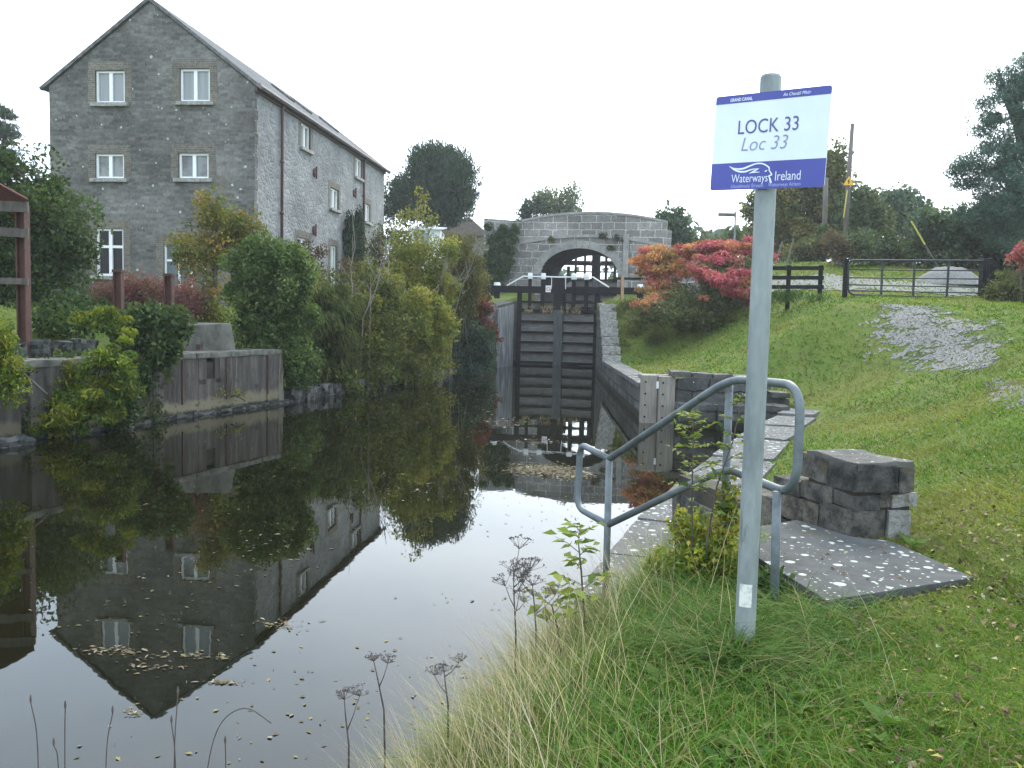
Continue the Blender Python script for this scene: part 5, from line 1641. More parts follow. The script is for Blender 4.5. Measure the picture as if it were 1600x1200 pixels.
plant('yellow_shrub', 'yellow green large leaved shrub spilling down the old bank wall to the water', 'shrub', 16.6,
      [(165, 590, 42, 40), (120, 600, 40, 40), (185, 545, 34, 30, .3), (110, 640, 52, 34, -.3), (150, 630, 46, 30, -.2), (175, 500, 24, 18, .5), (140, 498, 22, 12, .6), (80, 668, 32, 18, -.4), (205, 600, 16, 24)], YY + [((.05, .095, .02), 6)], .11, 11000, 3.0, .19, 150, base=(-7.9, 16.9), stems=9, seed=11, flat=.55, crown='foliage', var=.3, axis=(0, 0, -.35), basez=.6)
plant('yellow_shrub', 'bright yellow green creeper hanging at the extreme edge of the far bank', 'shrub', 14.2,
      [(2, 570, 26, 34), (-14, 545, 30, 40), (12, 600, 14, 22)], YY + [((.06, .11, .02), 4)], .09, 4200, 2.4, .2, 50, stems=4, seed=12, crown='foliage', basez=1.0)
plant('bank_ivy', 'dark creeper and moss hanging low on the old bank wall beside the grey pile', 'ivy', 17.6, [(185, 650, 26, 24), (160, 660, 28, 16), (200, 620, 16, 34), (30, 650, 30, 20, -1.5), (60, 610, 30, 40, -.9), (95, 580, 30, 22, -.5), (20, 590, 24, 30, -1.6), (215, 600, 16, 34, .5), (240, 640, 12, 12, 1.2)], DG + [((.09, .12, .03), 1.5)], .085, 8500, 1.6, .2, 130, stems=3, seed=13, crown='foliage', basez=.1)
plant('quay_weeds', 'thin weeds growing from the holes of the rusty quay face', 'weeds', 21.0, [(318, 612, 14, 16, -.2), (345, 618, 18, 9), (372, 612, 12, 8, .3)], YG_, .07, 500, 2.5, .14, 20, stems=3, seed=14, crown='foliage', basez=.3)
# --- bushes of the far bank
plant('broom_shrub', 'dense drooping dark green broom shrub to the far side of the round bush', 'shrub', 26.2,
      [(485, 495, 46, 46), (505, 540, 44, 46, .5), (470, 560, 40, 44), (522, 495, 30, 44, .8), (495, 592, 44, 26, .2), (455, 480, 30, 34, 1.0), (530, 560, 24, 40, .6)], OLV + [((.04, .07, .02), 4), ((.14, .10, .03), 1)], .22, 26000, 6.0, .30, 220, stems=6, seed=15, axis=(.3, 0, -1.0), wob=.4, fold=.1, crown='foliage')
for sd_, Y, bl, pal, lb, nn in (
        (16, 28.5, [(560, 515, 40, 60), (585, 555, 44, 44), (548, 575, 36, 36), (535, 460, 44, 34, 1), (590, 462, 40, 44, 1), (600, 520, 40, 50, .5)], OLV + YG_, 'olive and brown bank shrub next beyond the drooping broom', 17000),
        (17, 30.5, [(640, 535, 48, 48), (655, 490, 42, 40), (620, 575, 44, 28), (665, 570, 36, 26, 1), (610, 480, 30, 40, .4), (685, 520, 26, 40, .8)], YG_, 'yellow green leafy shrub low on the bank in the middle of the row', 17000),
        (18, 33.5, [(650, 450, 44, 48), (640, 410, 34, 30), (675, 460, 34, 38), (622, 455, 36, 50), (690, 440, 26, 30), (632, 385, 24, 20), (695, 400, 22, 24), (660, 395, 14, 14)], YG_ + [((.20, .18, .03), 2)], 'tall feathery yellow green shrub below the white shed', 14000),
        (19, 37.0, [(715, 420, 42, 46), (735, 440, 30, 36), (695, 455, 34, 38), (722, 388, 38, 20), (745, 425, 22, 30), (720, 470, 36, 26)], OLV + [((.19, .15, .04), 3), ((.12, .09, .05), 2)], 'pale yellow brown shrub beside the ivied bridge end', 11000),
        (20, 40.0, [(600, 400, 28, 50), (615, 370, 22, 30), (590, 440, 28, 36)], BR + OLV, 'brownish twiggy shrub at the far corner of the mill', 5000),
        (22, 34, [(570, 560, 50, 40, -3.5), (610, 585, 30, 20, -3), (545, 600, 24, 18, -7.5)], MG + YG_, 'low green shrub leaning out over the waterline stones', 5000)):
    plant('bank_shrub', lb, 'shrub', Y, bl, pal, .14, nn, 2.6, .32, 150, stems=9, seed=sd_, group='bushes along the far bank', bark='bark_pale', crown='foliage', var=.3)
plant('blue_shrub', 'dense dark bluish evergreen shrub hanging to the water before the lock', 'shrub', 37.5,
      [(715, 520, 34, 34), (740, 540, 32, 28), (700, 555, 36, 26, -.6), (750, 560, 24, 18), (720, 575, 40, 12, -.8), (690, 500, 30, 36, -1), (675, 560, 24, 26, -2)], BL + [((.045, .06, .025), 2)], .17, 16000, 3.2, .34, 150, stems=5, seed=23, crown='foliage', axis=(.2, -.2, -.4))
plant('red_creeper', 'dark red creeper trailing down the bank beside the lock wing wall', 'creeper', 40.2,
      [(762, 500, 12, 34), (752, 475, 16, 16), (770, 520, 7, 22), (742, 490, 18, 28, .6)], [((.16, .025, .025), 3), ((.24, .04, .03), 1.5), ((.08, .05, .03), 3), ((.06, .06, .03), 2)], .15, 2600, 1.7, .25, 50, stems=4, seed=24, crown='foliage')
plant('sapling', 'slender yellow leaved sapling rising before the dark yew', 'sapling', 34.5,
      [(656, 330, 16, 24), (655, 305, 12, 10), (635, 335, 12, 12), (660, 365, 20, 16), (628, 350, 12, 10), (676, 345, 10, 10)], YG_ + [((.17, .16, .03), 3)], .15, 480, 2.2, .28, 40, trunk=.035, limbs=16, seed=25, bark='bark_pale', inner=.4)
# bare pale stems
for i, (x0, y0, x1, y1, Y) in enumerate(((548, 520, 552, 350, 27.5), (562, 520, 598, 400, 27.8), (575, 500, 612, 372, 28.0), (600, 560, 604, 380, 29), (668, 480, 700, 415, 32), (690, 450, 735, 430, 33), (700, 520, 742, 396, 33.5))):
    a = U(x0, y0, Y); b = U(x1, y1, Y)
    t = thing('bare_sapling', (a.x, Y, gz1(a.x, Y)), ['tall straight bare sapling nearest the narrow cypresses', 'leaning bare sapling among the olive shrubs below the mill end', 'bare forked sapling leaning towards the white shed', 'thin upright bare sapling before the tall feathery shrub', 'short bare sapling slanting below the yew', 'almost level bare branch among the pale brown shrub', 'leaning bare sapling beside the ivied bridge end'][i], 'sapling', 'bare saplings on the far bank')
    rng = np.random.default_rng(60 + i)
    m = MB(); pts = [(a.x, Y, gz1(a.x, Y) - .1)] + [tuple(a.lerp(b, f) + Vector((rng.normal(0, .05), rng.normal(0, .05), 0))) for f in (.2, .4, .6, .8, 1)]
    m.tube(pts, [.02, .018, .016, .013, .01, .005], 6)
    for k in range(7):
        f = rng.uniform(.35, .95); q = a.lerp(b, f); L = rng.uniform(.3, .9)
        m.tube([q, q + Vector((rng.uniform(-.5, .5), rng.uniform(-.3, .3), .6)).normalized() * L], [.012, .004], 5)
    m.build('stem', 'bark_pale', t, smooth=True)
for sd_, px, pw, pyt, lb in ((26, 547, 9.5, 326, 'broader dark cypress of the narrow pair against the mill side'), (27, 560, 6.5, 329, 'thinner dark cypress of the narrow pair against the mill side')):
    plant('cypress', lb, 'conifer', 46.5 + (sd_ - 26) * .6, [(px, 425, pw * 1.25, 30), (px, 390, pw, 32), (px, 360, pw * .72, 24), (px + .5, pyt + 12, pw * .35, 13)], YEW + [((.04, .07, .03), 2)], .17, 5200, 3, .20, 90, trunk=.07, seed=sd_, mat='needle', axis=(0, 0, 1.2), wob=.4, limbs=4, group='cypresses by the mill')
plant('side_shrub', 'reddish brown shrub at the foot of the mill side wall behind the round bush', 'shrub', 40, [(462, 400, 22, 26), (490, 410, 26, 26), (445, 420, 26, 20), (540, 425, 20, 18, 3)], BR + [((.10, .04, .035), 2)], .16, 3500, 2.2, .35, 50, stems=7, seed=28, bark='twig')
plant('yew_tree', 'big dark domed yew rising behind the bank shrubs beside the mill', 'tree', 68,
      [(680, 288, 67, 60, 0, 1), (680, 290, 64, 58, 0, 1), (655, 318, 44, 30), (704, 318, 40, 28), (606, 318, 15, 26), (690, 335, 30, 16)], YEW, .30, 38000, 3.2, .6, 420, trunk=.4, seed=29, mat='needle', axis=(0, 0, .9), wob=.5, inner=.2)
plant('bridge_ivy', 'dark green ivy covering the bridge wing beyond the bank shrubs', 'ivy', 53.0,
      [(776, 410, 20, 34, 0, .12), (766, 430, 20, 34, -.3, .12), (790, 400, 10, 30, -.1, .12), (772, 374, 10, 16, 0, .12), (760, 455, 18, 26, -.6, .2), (798, 378, 8, 18, 0, .12), (785, 360, 4, 10, 0, .12), (806, 362, 5, 9, 0, .12), (764, 352, 4, 7, 0, .12)], HT + DG + [((.04, .075, .045), 3)], .16, 13000, 1.4, .2, 240, stems=4, seed=30, crown='foliage', bark='twig')
for k_, (wx, wy, ww) in enumerate(((862, 374, 5), (942, 368, 5), (965, 372, 6), (1000, 374, 7), (952, 388, 6), (1033, 376, 6))):
    plant('wall_weeds', ['small brown weed tuft on the bridge string course nearest the ivy', 'small weed tuft on the string course above the arch crown', 'weed tuft on the string course at the sumac side of the crown', 'large brown weed tuft on the string course above the pilaster', 'weed tuft just below the string course over the arch ring', 'brown weed tuft at the end of the bridge parapet'][k_], 'weeds', 52.3, [(wx, wy, ww, 3.5, 0, .4)], OLV + BR, .18, 110, 3, .14, 10, seed=70 + k_, crown='foliage', basez=U(wx, wy + 4, 52.3).z, group='weeds on the bridge face', stems=1, bark='twig')
plant('far_tree', 'thin pale leaved tree showing above the bridge parapet', 'tree', 82, [(865, 318, 34, 16), (895, 312, 14, 22), (845, 310, 22, 12), (885, 330, 26, 10)], [((.09, .12, .07), 3), ((.13, .15, .09), 2)], .30, 2600, 1.8, .8, 60, trunk=.2, seed=31, limbs=22)
plant('far_tree', 'small dark conifer showing over the bridge parapet beside the thin pale tree', 'tree', 76, [(826, 330, 12, 14), (842, 324, 10, 16), (818, 338, 10, 10)], YEW, .3, 1800, 3, .5, 30, trunk=.15, seed=32, mat='needle')
plant('far_tree', 'rounded dark tree standing just beyond the bridge on the sumac side', 'tree', 62, [(1048, 355, 20, 26), (1056, 375, 26, 24), (1038, 368, 16, 22), (1062, 395, 28, 20)], DG + PIN, .3, 6500, 1.8, .6, 90, trunk=.25, seed=33)
plant('far_hedge', 'distant low green hedge showing between the bridge tree and the autumn trees', 'hedge', 66, [(1100, 384, 40, 10), (1150, 378, 30, 14), (1185, 380, 30, 18), (1210, 385, 30, 20)], PIN + OLV, .32, 4500, 1.8, .6, 80, seed=34, crown='foliage')

# --- towpath side
plant('pole_ivy', 'green ivy clump round the foot of the shorter utility pole', 'ivy', 46.6, [(1288, 362, 10, 16), (1285, 380, 12, 14)], HT, .16, 900, 1.5, .25, 24, seed=52, stems=2, crown='foliage')
plant('sumac', 'orange and scarlet sumac leaning over the balance beam', 'shrub', 36.5,
      [(1040, 415, 44, 22), (1025, 400, 30, 16), (1070, 395, 46, 14), (1085, 420, 34, 12, -1), (1050, 425, 24, 12, -1), (1010, 425, 26, 16), (1012, 480, 22, 11, -3), (1025, 462, 30, 14, -2), (1040, 440, 34, 18, -.5), (1000, 410, 18, 10), (1085, 405, 30, 18)], SUO, .19, 9000, 3.4, .27, 125, base=(6.6, 36.0), stems=14, seed=35, axis=(0, 0, -.5), flat=.5, var=.3, bark='twig', crown='foliage', out=1.0)
plant('sumac', 'crimson pink sumac spreading over the slope behind the sign pole', 'shrub', 35.8,
      [(1130, 390, 55, 13), (1165, 385, 40, 12), (1095, 388, 40, 11), (1140, 440, 34, 8, -3.2), (1160, 455, 24, 10, -3.4), (1185, 400, 24, 16), (1115, 432, 14, 6, -3.2), (1165, 428, 26, 8, -3.2), (1120, 410, 40, 13, -1.5), (1092, 424, 24, 11, -2.6), (1105, 466, 8, 4, -3.2), (1175, 470, 8, 8, -3.2)], SUM, .19, 11500, 3.4, .25, 190, base=(8.8, 35.2), stems=14, seed=36, axis=(0, 0, -.5), flat=.5, var=.3, bark='twig', crown='foliage', out=1.0)
plant('bramble', 'dull green bramble thicket under the sumacs on the grass slope', 'shrub', 34.4,
      [(1110, 458, 52, 28), (1080, 478, 50, 24, -.5), (1140, 440, 40, 24), (1060, 492, 50, 18, -.8), (1165, 455, 26, 22), (1020, 492, 40, 14, -1.2), (1095, 500, 40, 14, -1.2), (1115, 425, 20, 14), (1140, 412, 30, 12, .6), (1168, 418, 22, 14, .4)], OLV + [((.11, .145, .08), 4), ((.16, .16, .085), 3)], .14, 14000, 2.2, .34, 150, stems=10, seed=37, crown='foliage', bark='twig')
plant('rough_grass', 'rank olive grass and bramble at the top of the wing wall', 'grass clump', 37.5, [(958, 488, 24, 12), (985, 490, 36, 18, -.5), (968, 512, 16, 16, -1), (985, 525, 26, 14, -2), (1015, 508, 40, 16, -1.5), (975, 545, 18, 10, -3), (1030, 525, 40, 10, -3)], OLV + [((.17, .165, .06), 4)], .20, 11000, 7, .26, 140, seed=38, crown='foliage', axis=(0, 0, .8), stems=3)
plant('autumn_tree', 'big brown and green autumn tree behind the sign board by the road', 'tree', 54,
      [(1255, 330, 56, 50), (1235, 290, 44, 40), (1285, 300, 38, 50), (1295, 258, 22, 30), (1205, 345, 40, 40), (1190, 320, 26, 30), (1300, 350, 26, 36), (1245, 375, 56, 24)], AUT, .24, 26000, 1.7, .65, 230, trunk=.3, seed=39)
plant('hedge_tree', 'loose ivy clad tree close to the tall utility pole', 'tree', 52, [(1345, 330, 20, 34), (1330, 345, 24, 30), (1360, 350, 24, 26), (1345, 302, 10, 14)], HT + OLV, .26, 5200, 1.7, .6, 80, trunk=.15, seed=40)
plant('hedge_tree', 'rounded bluish green tree beyond the hedge between utility pole and pine', 'tree', 66, [(1408, 335, 40, 34), (1390, 320, 24, 20), (1425, 318, 20, 18), (1440, 350, 24, 24), (1378, 350, 22, 22)], PIN + HT, .32, 8500, 1.7, .8, 100, trunk=.25, seed=41)
plant('pine_tree', 'tall bluish green pine towering at the edge above the field gate', 'tree', 40,
      [(1590, 120, 36, 36), (1575, 165, 40, 26), (1565, 205, 40, 22), (1550, 245, 46, 22), (1535, 278, 48, 18), (1575, 280, 60, 40), (1560, 330, 62, 28), (1620, 200, 60, 90), (1600, 330, 70, 60), (1505, 262, 18, 8), (1540, 195, 18, 10), (1562, 118, 12, 10), (1515, 330, 30, 10)],
      PIN, .20, 52000, 5.0, .44, 340, trunk=.3, seed=42, mat='needle', flat=.7, inner=.15, axis=(0, 0, .4), base=(24.2, 40.0), limbs=26)
plant('hedge_tree', 'mid green bushy tree standing under the pine behind the gravel heap', 'tree', 43, [(1500, 360, 46, 26), (1470, 365, 34, 20), (1545, 355, 36, 30), (1580, 370, 46, 40), (1450, 352, 20, 14)], HT + OLV + PIN, .22, 8500, 1.7, .55, 110, trunk=.16, seed=43)
plant('hedge', 'dark clipped hedge bank along the far side of the gravel road', 'hedge', 43,
      [(1330, 388, 30, 26, -.6), (1370, 392, 40, 26), (1420, 397, 44, 24), (1470, 401, 44, 24), (1520, 403, 46, 24), (1575, 403, 50, 26), (1640, 403, 60, 28)], DG + HT + [((.06, .06, .035), 3), ((.10, .07, .05), 1)], .17, 14000, 1.8, .4, 170, seed=44, crown='foliage')
plant('dead_bush', 'pale brown dead bush at the end of the hedge below the utility pole', 'bush', 41.5, [(1308, 385, 18, 16), (1300, 372, 12, 10), (1318, 395, 14, 14)], BR + [((.18, .13, .09), 3)], .15, 2400, 3, .28, 36, seed=45, stems=6, bark='twig')
plant('road_bush', 'olive brown bush beside the road under the big autumn tree', 'bush', 46, [(1262, 392, 26, 14), (1245, 398, 18, 10), (1285, 385, 14, 18)], AUT + BR, .18, 2200, 1.8, .35, 36, seed=46, stems=5)
plant('red_shrub', 'scarlet leaved shrub at the extreme edge beside the gate fence', 'shrub', 27.5, [(1596, 392, 14, 8), (1610, 400, 20, 12), (1588, 402, 10, 5)], SUM, .18, 900, 3, .25, 24, stems=6, seed=47, axis=(0, 0, -.4), bark='twig')
plant('gate_shrub', 'low olive shrub overgrowing the fence foot beside the hinge post', 'shrub', 28.2, [(1585, 448, 34, 20), (1570, 460, 26, 12, -.6), (1620, 440, 40, 26), (1555, 462, 12, 9, -.4)], OLV + [((.10, .08, .04), 2)], .10, 6000, 1.8, .25, 90, stems=6, seed=48, crown='foliage')
plant('gate_shrub', 'low tuft of long green grass at the foot of the black fence', 'grass clump', 30.3, [(1245, 463, 30, 5), (1215, 462, 20, 6), (1280, 466, 14, 4)], MG, .20, 900, 8, .16, 30, seed=49, crown='foliage', axis=(0, 0, 1))
# far belts closing the horizon
rng = np.random.default_rng(77)
for nm_, rngx, Y, h_, lb in (('far_woods', (-220, 10), 150, 7, None), ('far_woods', (15, 260), 140, 12, None)):
    N_ = 9000
    x = rng.uniform(*rngx, N_); y = Y + rng.uniform(-8, 12, N_) + np.abs(x) * .15
    hh = h_ * (.6 + .7 * vnoise(x, y * 0, .06, 3)) * (.8 + .4 * vnoise(x, y * 0, .25, 5))
    z = gz(x, y) + rng.random(N_) ** .7 * hh
    P_ = np.stack([x, y, z], 1)
    V, Fc, T = leaf_quads(rng, P_, 1.6, 1.4, np.zeros((N_, 3)), pick(rng, DG + PIN, N_), .2, 1.0)
    o = np_mesh(nm_, V, Fc, 'leaf', T); tag(o, kind='stuff')

# ------------------------------------------------------------------ foreground plants


def leafy_stem(name, label, cat, pts, r, leaf, nl, pal, group=None, seed=0, spread=.10, aspect=1.9, bark='twig', start=.25, pinnate=4):
    rng = np.random.default_rng(seed + 500)
    pts = [Vector(p) for p in pts]
    b = pts[0]
    t = thing(name, b, label, cat, group)
    m = MB(); n_ = len(pts)
    m.tube(pts, [r * (1 - .8 * i / (n_ - 1)) for i in range(n_)], 6)
    L_ = []; A_ = []
    for k in range(nl):
        f = start + (1 - start) * (k + rng.random()) / nl
        i = min(int(f * (n_ - 1)), n_ - 2); q = pts[i].lerp(pts[i + 1], f * (n_ - 1) - i)
        ang = k * 2.4 + rng.uniform(-.4, .4); d_ = Vector((math.cos(ang), math.sin(ang), rng.uniform(.1, .7))).normalized()
        ln = spread * rng.uniform(.6, 1.3) * (1.25 - .7 * f)
        e = q + d_ * ln
        m.tube([q, q.lerp(e, .5) + Vector((0, 0, ln * .06)), e], [r * .35, r * .25, r * .12], 4, False)
        for j in range(pinnate):
            g_ = .35 + .65 * j / max(1, pinnate - 1)
            c = q.lerp(e, g_)
            for s_ in ((-1, 1) if j < pinnate - 1 else (0,)):
                sd2 = d_.cross(UPZ) * s_
                L_.append(c + sd2 * leaf * .45 + d_ * leaf * (.25 if s_ else .5)); A_.append((sd2 * .9 + d_ * .6 + Vector((0, 0, -.1))))
    m.build('stem', bark, t, smooth=True)
    L_ = np.array([tuple(p) for p in L_]); A_ = np.array([tuple(p) for p in A_])
    tint = pick(rng, pal, len(L_)) * rng.uniform(.75, 1.25, (len(L_), 1))
    V, Fc, T = leaf_quads(rng, L_, leaf, aspect, A_, tint, .18, .18, 1.6)
    np_mesh('leaves', V, Fc, 'leaf', T, t)
    return t


LG = [((.16, .21, .03), 3), ((.22, .24, .04), 2), ((.10, .16, .03), 2)]


def stem_from(pxs, Y):
    out = [U(px, py, Y + dy) for px, py, dy in pxs]
    out[0].z = max(gz1(out[0].x, out[0].y), .02) - .05
    return out


leafy_stem('ash_sapling', 'young sapling with small yellow green leaves standing below the sloping handrail', 'sapling', stem_from([(1082, 960, 0), (1082, 870, 0), (1081, 780, 0), (1083, 700, 0), (1082, 645, 0)], 5.3), .008, .046, 26, LG, seed=1, spread=.15, start=.52, pinnate=4)
leafy_stem('ash_sapling', 'second young sapling leaning against the middle handrail post', 'sapling', stem_from([(1103, 965, 0), (1104, 850, 0), (1120, 760, 0), (1145, 690, 0), (1160, 615, 0)], 5.2), .008, .06, 22, LG + MG, seed=2, spread=.14, start=.3, pinnate=3)
leafy_stem('ash_sapling', 'dark stemmed sapling with sparse leaves in front of the lowest handrail post', 'sapling', stem_from([(915, 1020, 0), (912, 950, 0), (908, 890, 0), (904, 850, 0), (906, 825, 0)], 5.2), .009, .075, 15, LG, seed=3, spread=.19, start=.15, pinnate=3)
leafy_stem('ash_sapling', 'short broad leaved sapling at the water edge among the dry grass', 'sapling', stem_from([(880, 1040, 0), (872, 985, 0), (862, 945, 0), (880, 925, 0)], 4.9), .007, .095, 8, LG, seed=4, spread=.16, start=.2, pinnate=3)
plant('dogwood_shrub', 'yellow and green leafy shrub growing through the handrail behind the sign pole', 'shrub', 5.25,
      [(1095, 900, 54, 54), (1130, 870, 30, 60), (1050, 925, 46, 36, .2), (1110, 940, 56, 30, -.2), (1140, 900, 24, 40, -.1), (1138, 790, 14, 50, .1), (1085, 840, 36, 36, .2), (1000, 945, 26, 20, .3), (1030, 890, 26, 22, .3)], [((.22, .25, .035), 3), ((.33, .29, .04), 2.5), ((.13, .19, .035), 3), ((.075, .12, .025), 2), ((.34, .23, .05), .6)], .038, 5600, 1.6, .07, 200, stems=26, seed=50, crown='foliage', bark='twig', var=.3, basez=.45)
plant('dark_weeds', 'dark green nettles in the shade behind the foot of the right handrail post', 'weeds', 4.95, [(1200, 925, 22, 34), (1185, 930, 16, 24), (1222, 940, 16, 20)], DG, .05, 900, 1.7, .07, 40, stems=6, seed=51, crown='foliage', basez=.75)


def umbel(label, pts, Y, seed, heads=5, hw=.07, r=.0045):
    rng = np.random.default_rng(seed + 900)
    P_ = stem_from(pts, Y)
    t = thing('dry_umbel', P_[0], label, 'seed head', 'dried seed heads on the near bank')
    m = MB(); n_ = len(P_)
    m.tube(P_, [r * (1.3 - .8 * i / (n_ - 1)) for i in range(n_)], 6)
    tops = [P_[-1]]
    for k in range(heads - 1):
        f = rng.uniform(.45, .9); i = min(int(f * (n_ - 1)), n_ - 2); q = P_[i].lerp(P_[i + 1], f * (n_ - 1) - i)
        e = q + Vector((rng.uniform(-1, 1), rng.uniform(-.6, .6), rng.uniform(.6, 1.2))).normalized() * rng.uniform(.08, .17)
        m.tube([q, q.lerp(e, .5) + Vector((0, 0, -.01)), e], [r * .7, r * .5, r * .35], 5); tops.append(e)
    m.build('stem', 'twig', t, smooth=True)
    for c in tops:
        m = MB()
        for k in range(11):
            a = rng.uniform(0, 6.28); rr = hw * math.sqrt(rng.random())
            e = c + Vector((math.cos(a) * rr, math.sin(a) * rr, hw * (.75 - .35 * (rr / hw) ** 2)))
            m.tube([c, e], [.0015, .001], 3, False)
            for j in range(6):
                g_ = e + Vector((rng.normal(0, .008), rng.normal(0, .008), rng.normal(.004, .004)))
                s_ = rng.uniform(.003, .0055); m.add([g_ + Vector((s_, 0, 0)), g_ + Vector((-s_, s_ * .6, 0)), g_ + Vector((-s_ * .3, -s_, s_ * .5)), g_ + Vector((0, 0, s_ * 1.4))], [(0, 1, 2), (0, 1, 3), (1, 2, 3), (2, 0, 3)])
        m.build('seed_head', 'twig', t)


umbel('many headed dried brown umbel standing tallest against the bright water', [(806, 1060, 0), (806, 990, 0), (803, 930, 0), (802, 893, 0)], 4.6, 1, 8, .075)
umbel('dried brown umbel just beside the tallest one toward the sapling', [(838, 1060, 0), (838, 990, 0), (834, 935, 0), (832, 915, 0)], 4.7, 2, 5, .06)
umbel('single dried seed head on a bent stem nearest the gable reflection tip', [(545, 1230, 0), (545, 1165, 0), (540, 1120, 0), (538, 1093, 0)], 3.9, 3, 2, .05)
umbel('thin dried seed head leaning over the water above the single bent one', [(605, 1190, 0), (600, 1110, 0), (590, 1060, 0), (584, 1033, 0)], 4.0, 4, 2, .04)
umbel('dried seed head with ragged top in the middle of the dry grass edge', [(702, 1140, 0), (700, 1100, 0), (696, 1070, 0), (694, 1050, 0)], 4.2, 5, 3, .04)
# reeds at the very bottom
for i, (xs_, ) in enumerate([([(55, 1230), (60, 1150), (48, 1098)],), ([(100, 1230), (101, 1150), (102, 1107)],), ([(160, 1230), (165, 1165), (176, 1115)],), ([(268, 1230), (272, 1165), (278, 1085)],), ([(276, 1230), (275, 1180), (268, 1130)],), ([(290, 1230), (330, 1140), (380, 1098), (424, 1130)],), ([(350, 1230), (353, 1195), (352, 1162)],), ([(90, 1230), (92, 1180), (84, 1165)],)]):
    P_ = [U(px, py, 3.15) for px, py in xs_]
    P_[0].z = -.1
    m = MB(); m.tube(round_path(P_, .2) if len(P_) > 2 else P_, .0022, 5)
    if i not in (5,):
        e = P_[-1]; m.tube([e - UPZ * .0, e + UPZ * .012, e + UPZ * .03], [.0025, .005, .0015], 5)
    o = m.build('dry_reed', 'twig', None, loc=P_[0])
    tag(o, ['thin dry reed stem nearest the bottom picture corner', 'upright dry reed second from the bottom corner', 'slightly curved dry reed left of the thick pair', 'thick dry reed, taller of the close pair', 'thick dry reed, shorter of the close pair', 'long arched dry reed bending over the gable reflection', 'short dry reed just inside the long arched one', 'short dry reed between the two corner reeds'][i], 'reed', 'dry reeds at the near water edge')

# ------------------------------------------------------------------ grass


def in_poly(x, y, poly):
    ins = np.zeros(np.shape(x), bool); n_ = len(poly)
    for i in range(n_):
        a, b = poly[i], poly[(i + 1) % n_]
        c = (a[1] > y) != (b[1] > y)
        xx = a[0] + (y - a[1]) / ((b[1] - a[1]) or 1e-9) * (b[0] - a[0])
        ins ^= c & (x < xx)
    return ins


SLABP = [(p.x, p.y) for p in sl]
PIERP = [tuple((c0 + ex * u + ey * v).xy) for u, v in ((-.03, -.03), (PW + .03, -.03), (PW + .03, PD), (.28, PD), (.28, 3.0), (-.03, 3.0))]
LANDP = [(.45, 6.7), (1.4, 6.3), (2.35, 6.2), (2.5, 9.2), (2.9, 11), (5.0, 15.9), (6.8, 19.3), (7.2, 20.6), (6.2, 21)] + [e_2 for e_2 in reversed(edge)]
WXY = [(p[0], p[1]) for p in WPOLY]


def blades(name, x, y, L, W, lean, tint, rng, bend=.5, seg=2):
    n_ = len(x)
    z = gz(x, y) - .01
    b = np.stack([x, y, z], 1)
    a = rng.uniform(0, 2 * np.pi, n_)
    sd2 = np.stack([np.cos(a), np.sin(a), 0 * a], 1)
    d0 = np.stack([lean[:, 0], lean[:, 1], np.ones(n_)], 1) + rng.normal(0, .18, (n_, 3)) * [1, 1, 0]
    d0 = nrm(d0)
    dr_ = nrm(np.stack([lean[:, 0] + rng.normal(0, .35, n_), lean[:, 1] + rng.normal(0, .35, n_), -rng.uniform(.2, .9, n_)], 1))
    rows = []
    for k in range(seg):
        f = k / seg
        p = b + d0 * (L * f)[:, None] + dr_ * (L * bend * f * f)[:, None]
        w_ = (W * (1 - .35 * f))[:, None]
        rows += [p - sd2 * w_ * .5, p + sd2 * w_ * .5]
    tip = b + d0 * L[:, None] + dr_ * (L * bend)[:, None]
    V = np.stack(rows + [tip, tip + sd2 * (W * .12)[:, None]], 1)
    nv_ = V.shape[1]
    fc = []
    base_i = np.arange(n_) * nv_
    for k in range(seg):
        fc.append(np.stack([base_i + 2 * k, base_i + 2 * k + 1, base_i + 2 * k + 3, base_i + 2 * k + 2], 1))
    Fc = np.concatenate(fc)
    o = np_mesh(name, V.reshape(-1, 3), Fc, 'grassblade', np.repeat(tint, nv_, axis=0))
    return tag(o, kind='stuff')


def ok_ground(x, y):
    k = ~in_poly(x, y, WXY) & ~in_poly(x, y, SLABP) & ~in_poly(x, y, PIERP) & ~in_poly(x, y, LANDP)
    k &= ~((x > 1.2) & (x < 2.35) & (y > 6.0) & (y < 8))
    return k


def lawn_tint(x, y, rng):
    n_ = len(x)
    base = pick(rng, [((.05, .125, .014), 3), ((.075, .165, .018), 3), ((.125, .21, .028), 2), ((.19, .21, .045), 1.0), ((.24, .21, .09), .5)], n_)
    p = vnoise(x, y, .55, 11)[:, None]; q = vnoise(x, y, 1.9, 12)[:, None]
    dry = np.clip((p - .5) * 3, 0, 1) * .6
    base = base * (1 - dry) + np.array([.20, .195, .06]) * dry
    return base * (.7 + .6 * q) * np.array([1.15, 1.04, .95])


rng = np.random.default_rng(101)
N_ = 400000
r_ = np.exp(rng.uniform(np.log(1.6), np.log(46), N_)); th = rng.uniform(R(-20), R(50), N_)
x = r_ * np.sin(th); y = r_ * np.cos(th)
mid_ = np.interp(y, [-8, 0, 15, 21, 45], [-11, -8, -3, -1.2, 3.0])
k = ok_ground(x, y) & (x > mid_)
td = path_d(x, y, TRACK, TRW) + .9 * (vnoise(x, y, .9, 3) - .5)
k &= ~((td < 1.0) & (rng.random(N_) < .72))
x, y, r_ = x[k], y[k], r_[k]
patch = vnoise(x, y, 1.2, 21)
L = rng.uniform(.035, .085, len(x)) * (.6 + .9 * patch) + .0022 * r_; W = np.maximum(.0042, .0012 * r_) * rng.uniform(.8, 1.3, len(x))
lean = np.stack([rng.normal(-.1, .35, len(x)), rng.normal(0, .35, len(x))], 1)
blades('lawn_grass', x, y, L, W, lean, lawn_tint(x, y, rng), rng, .7)
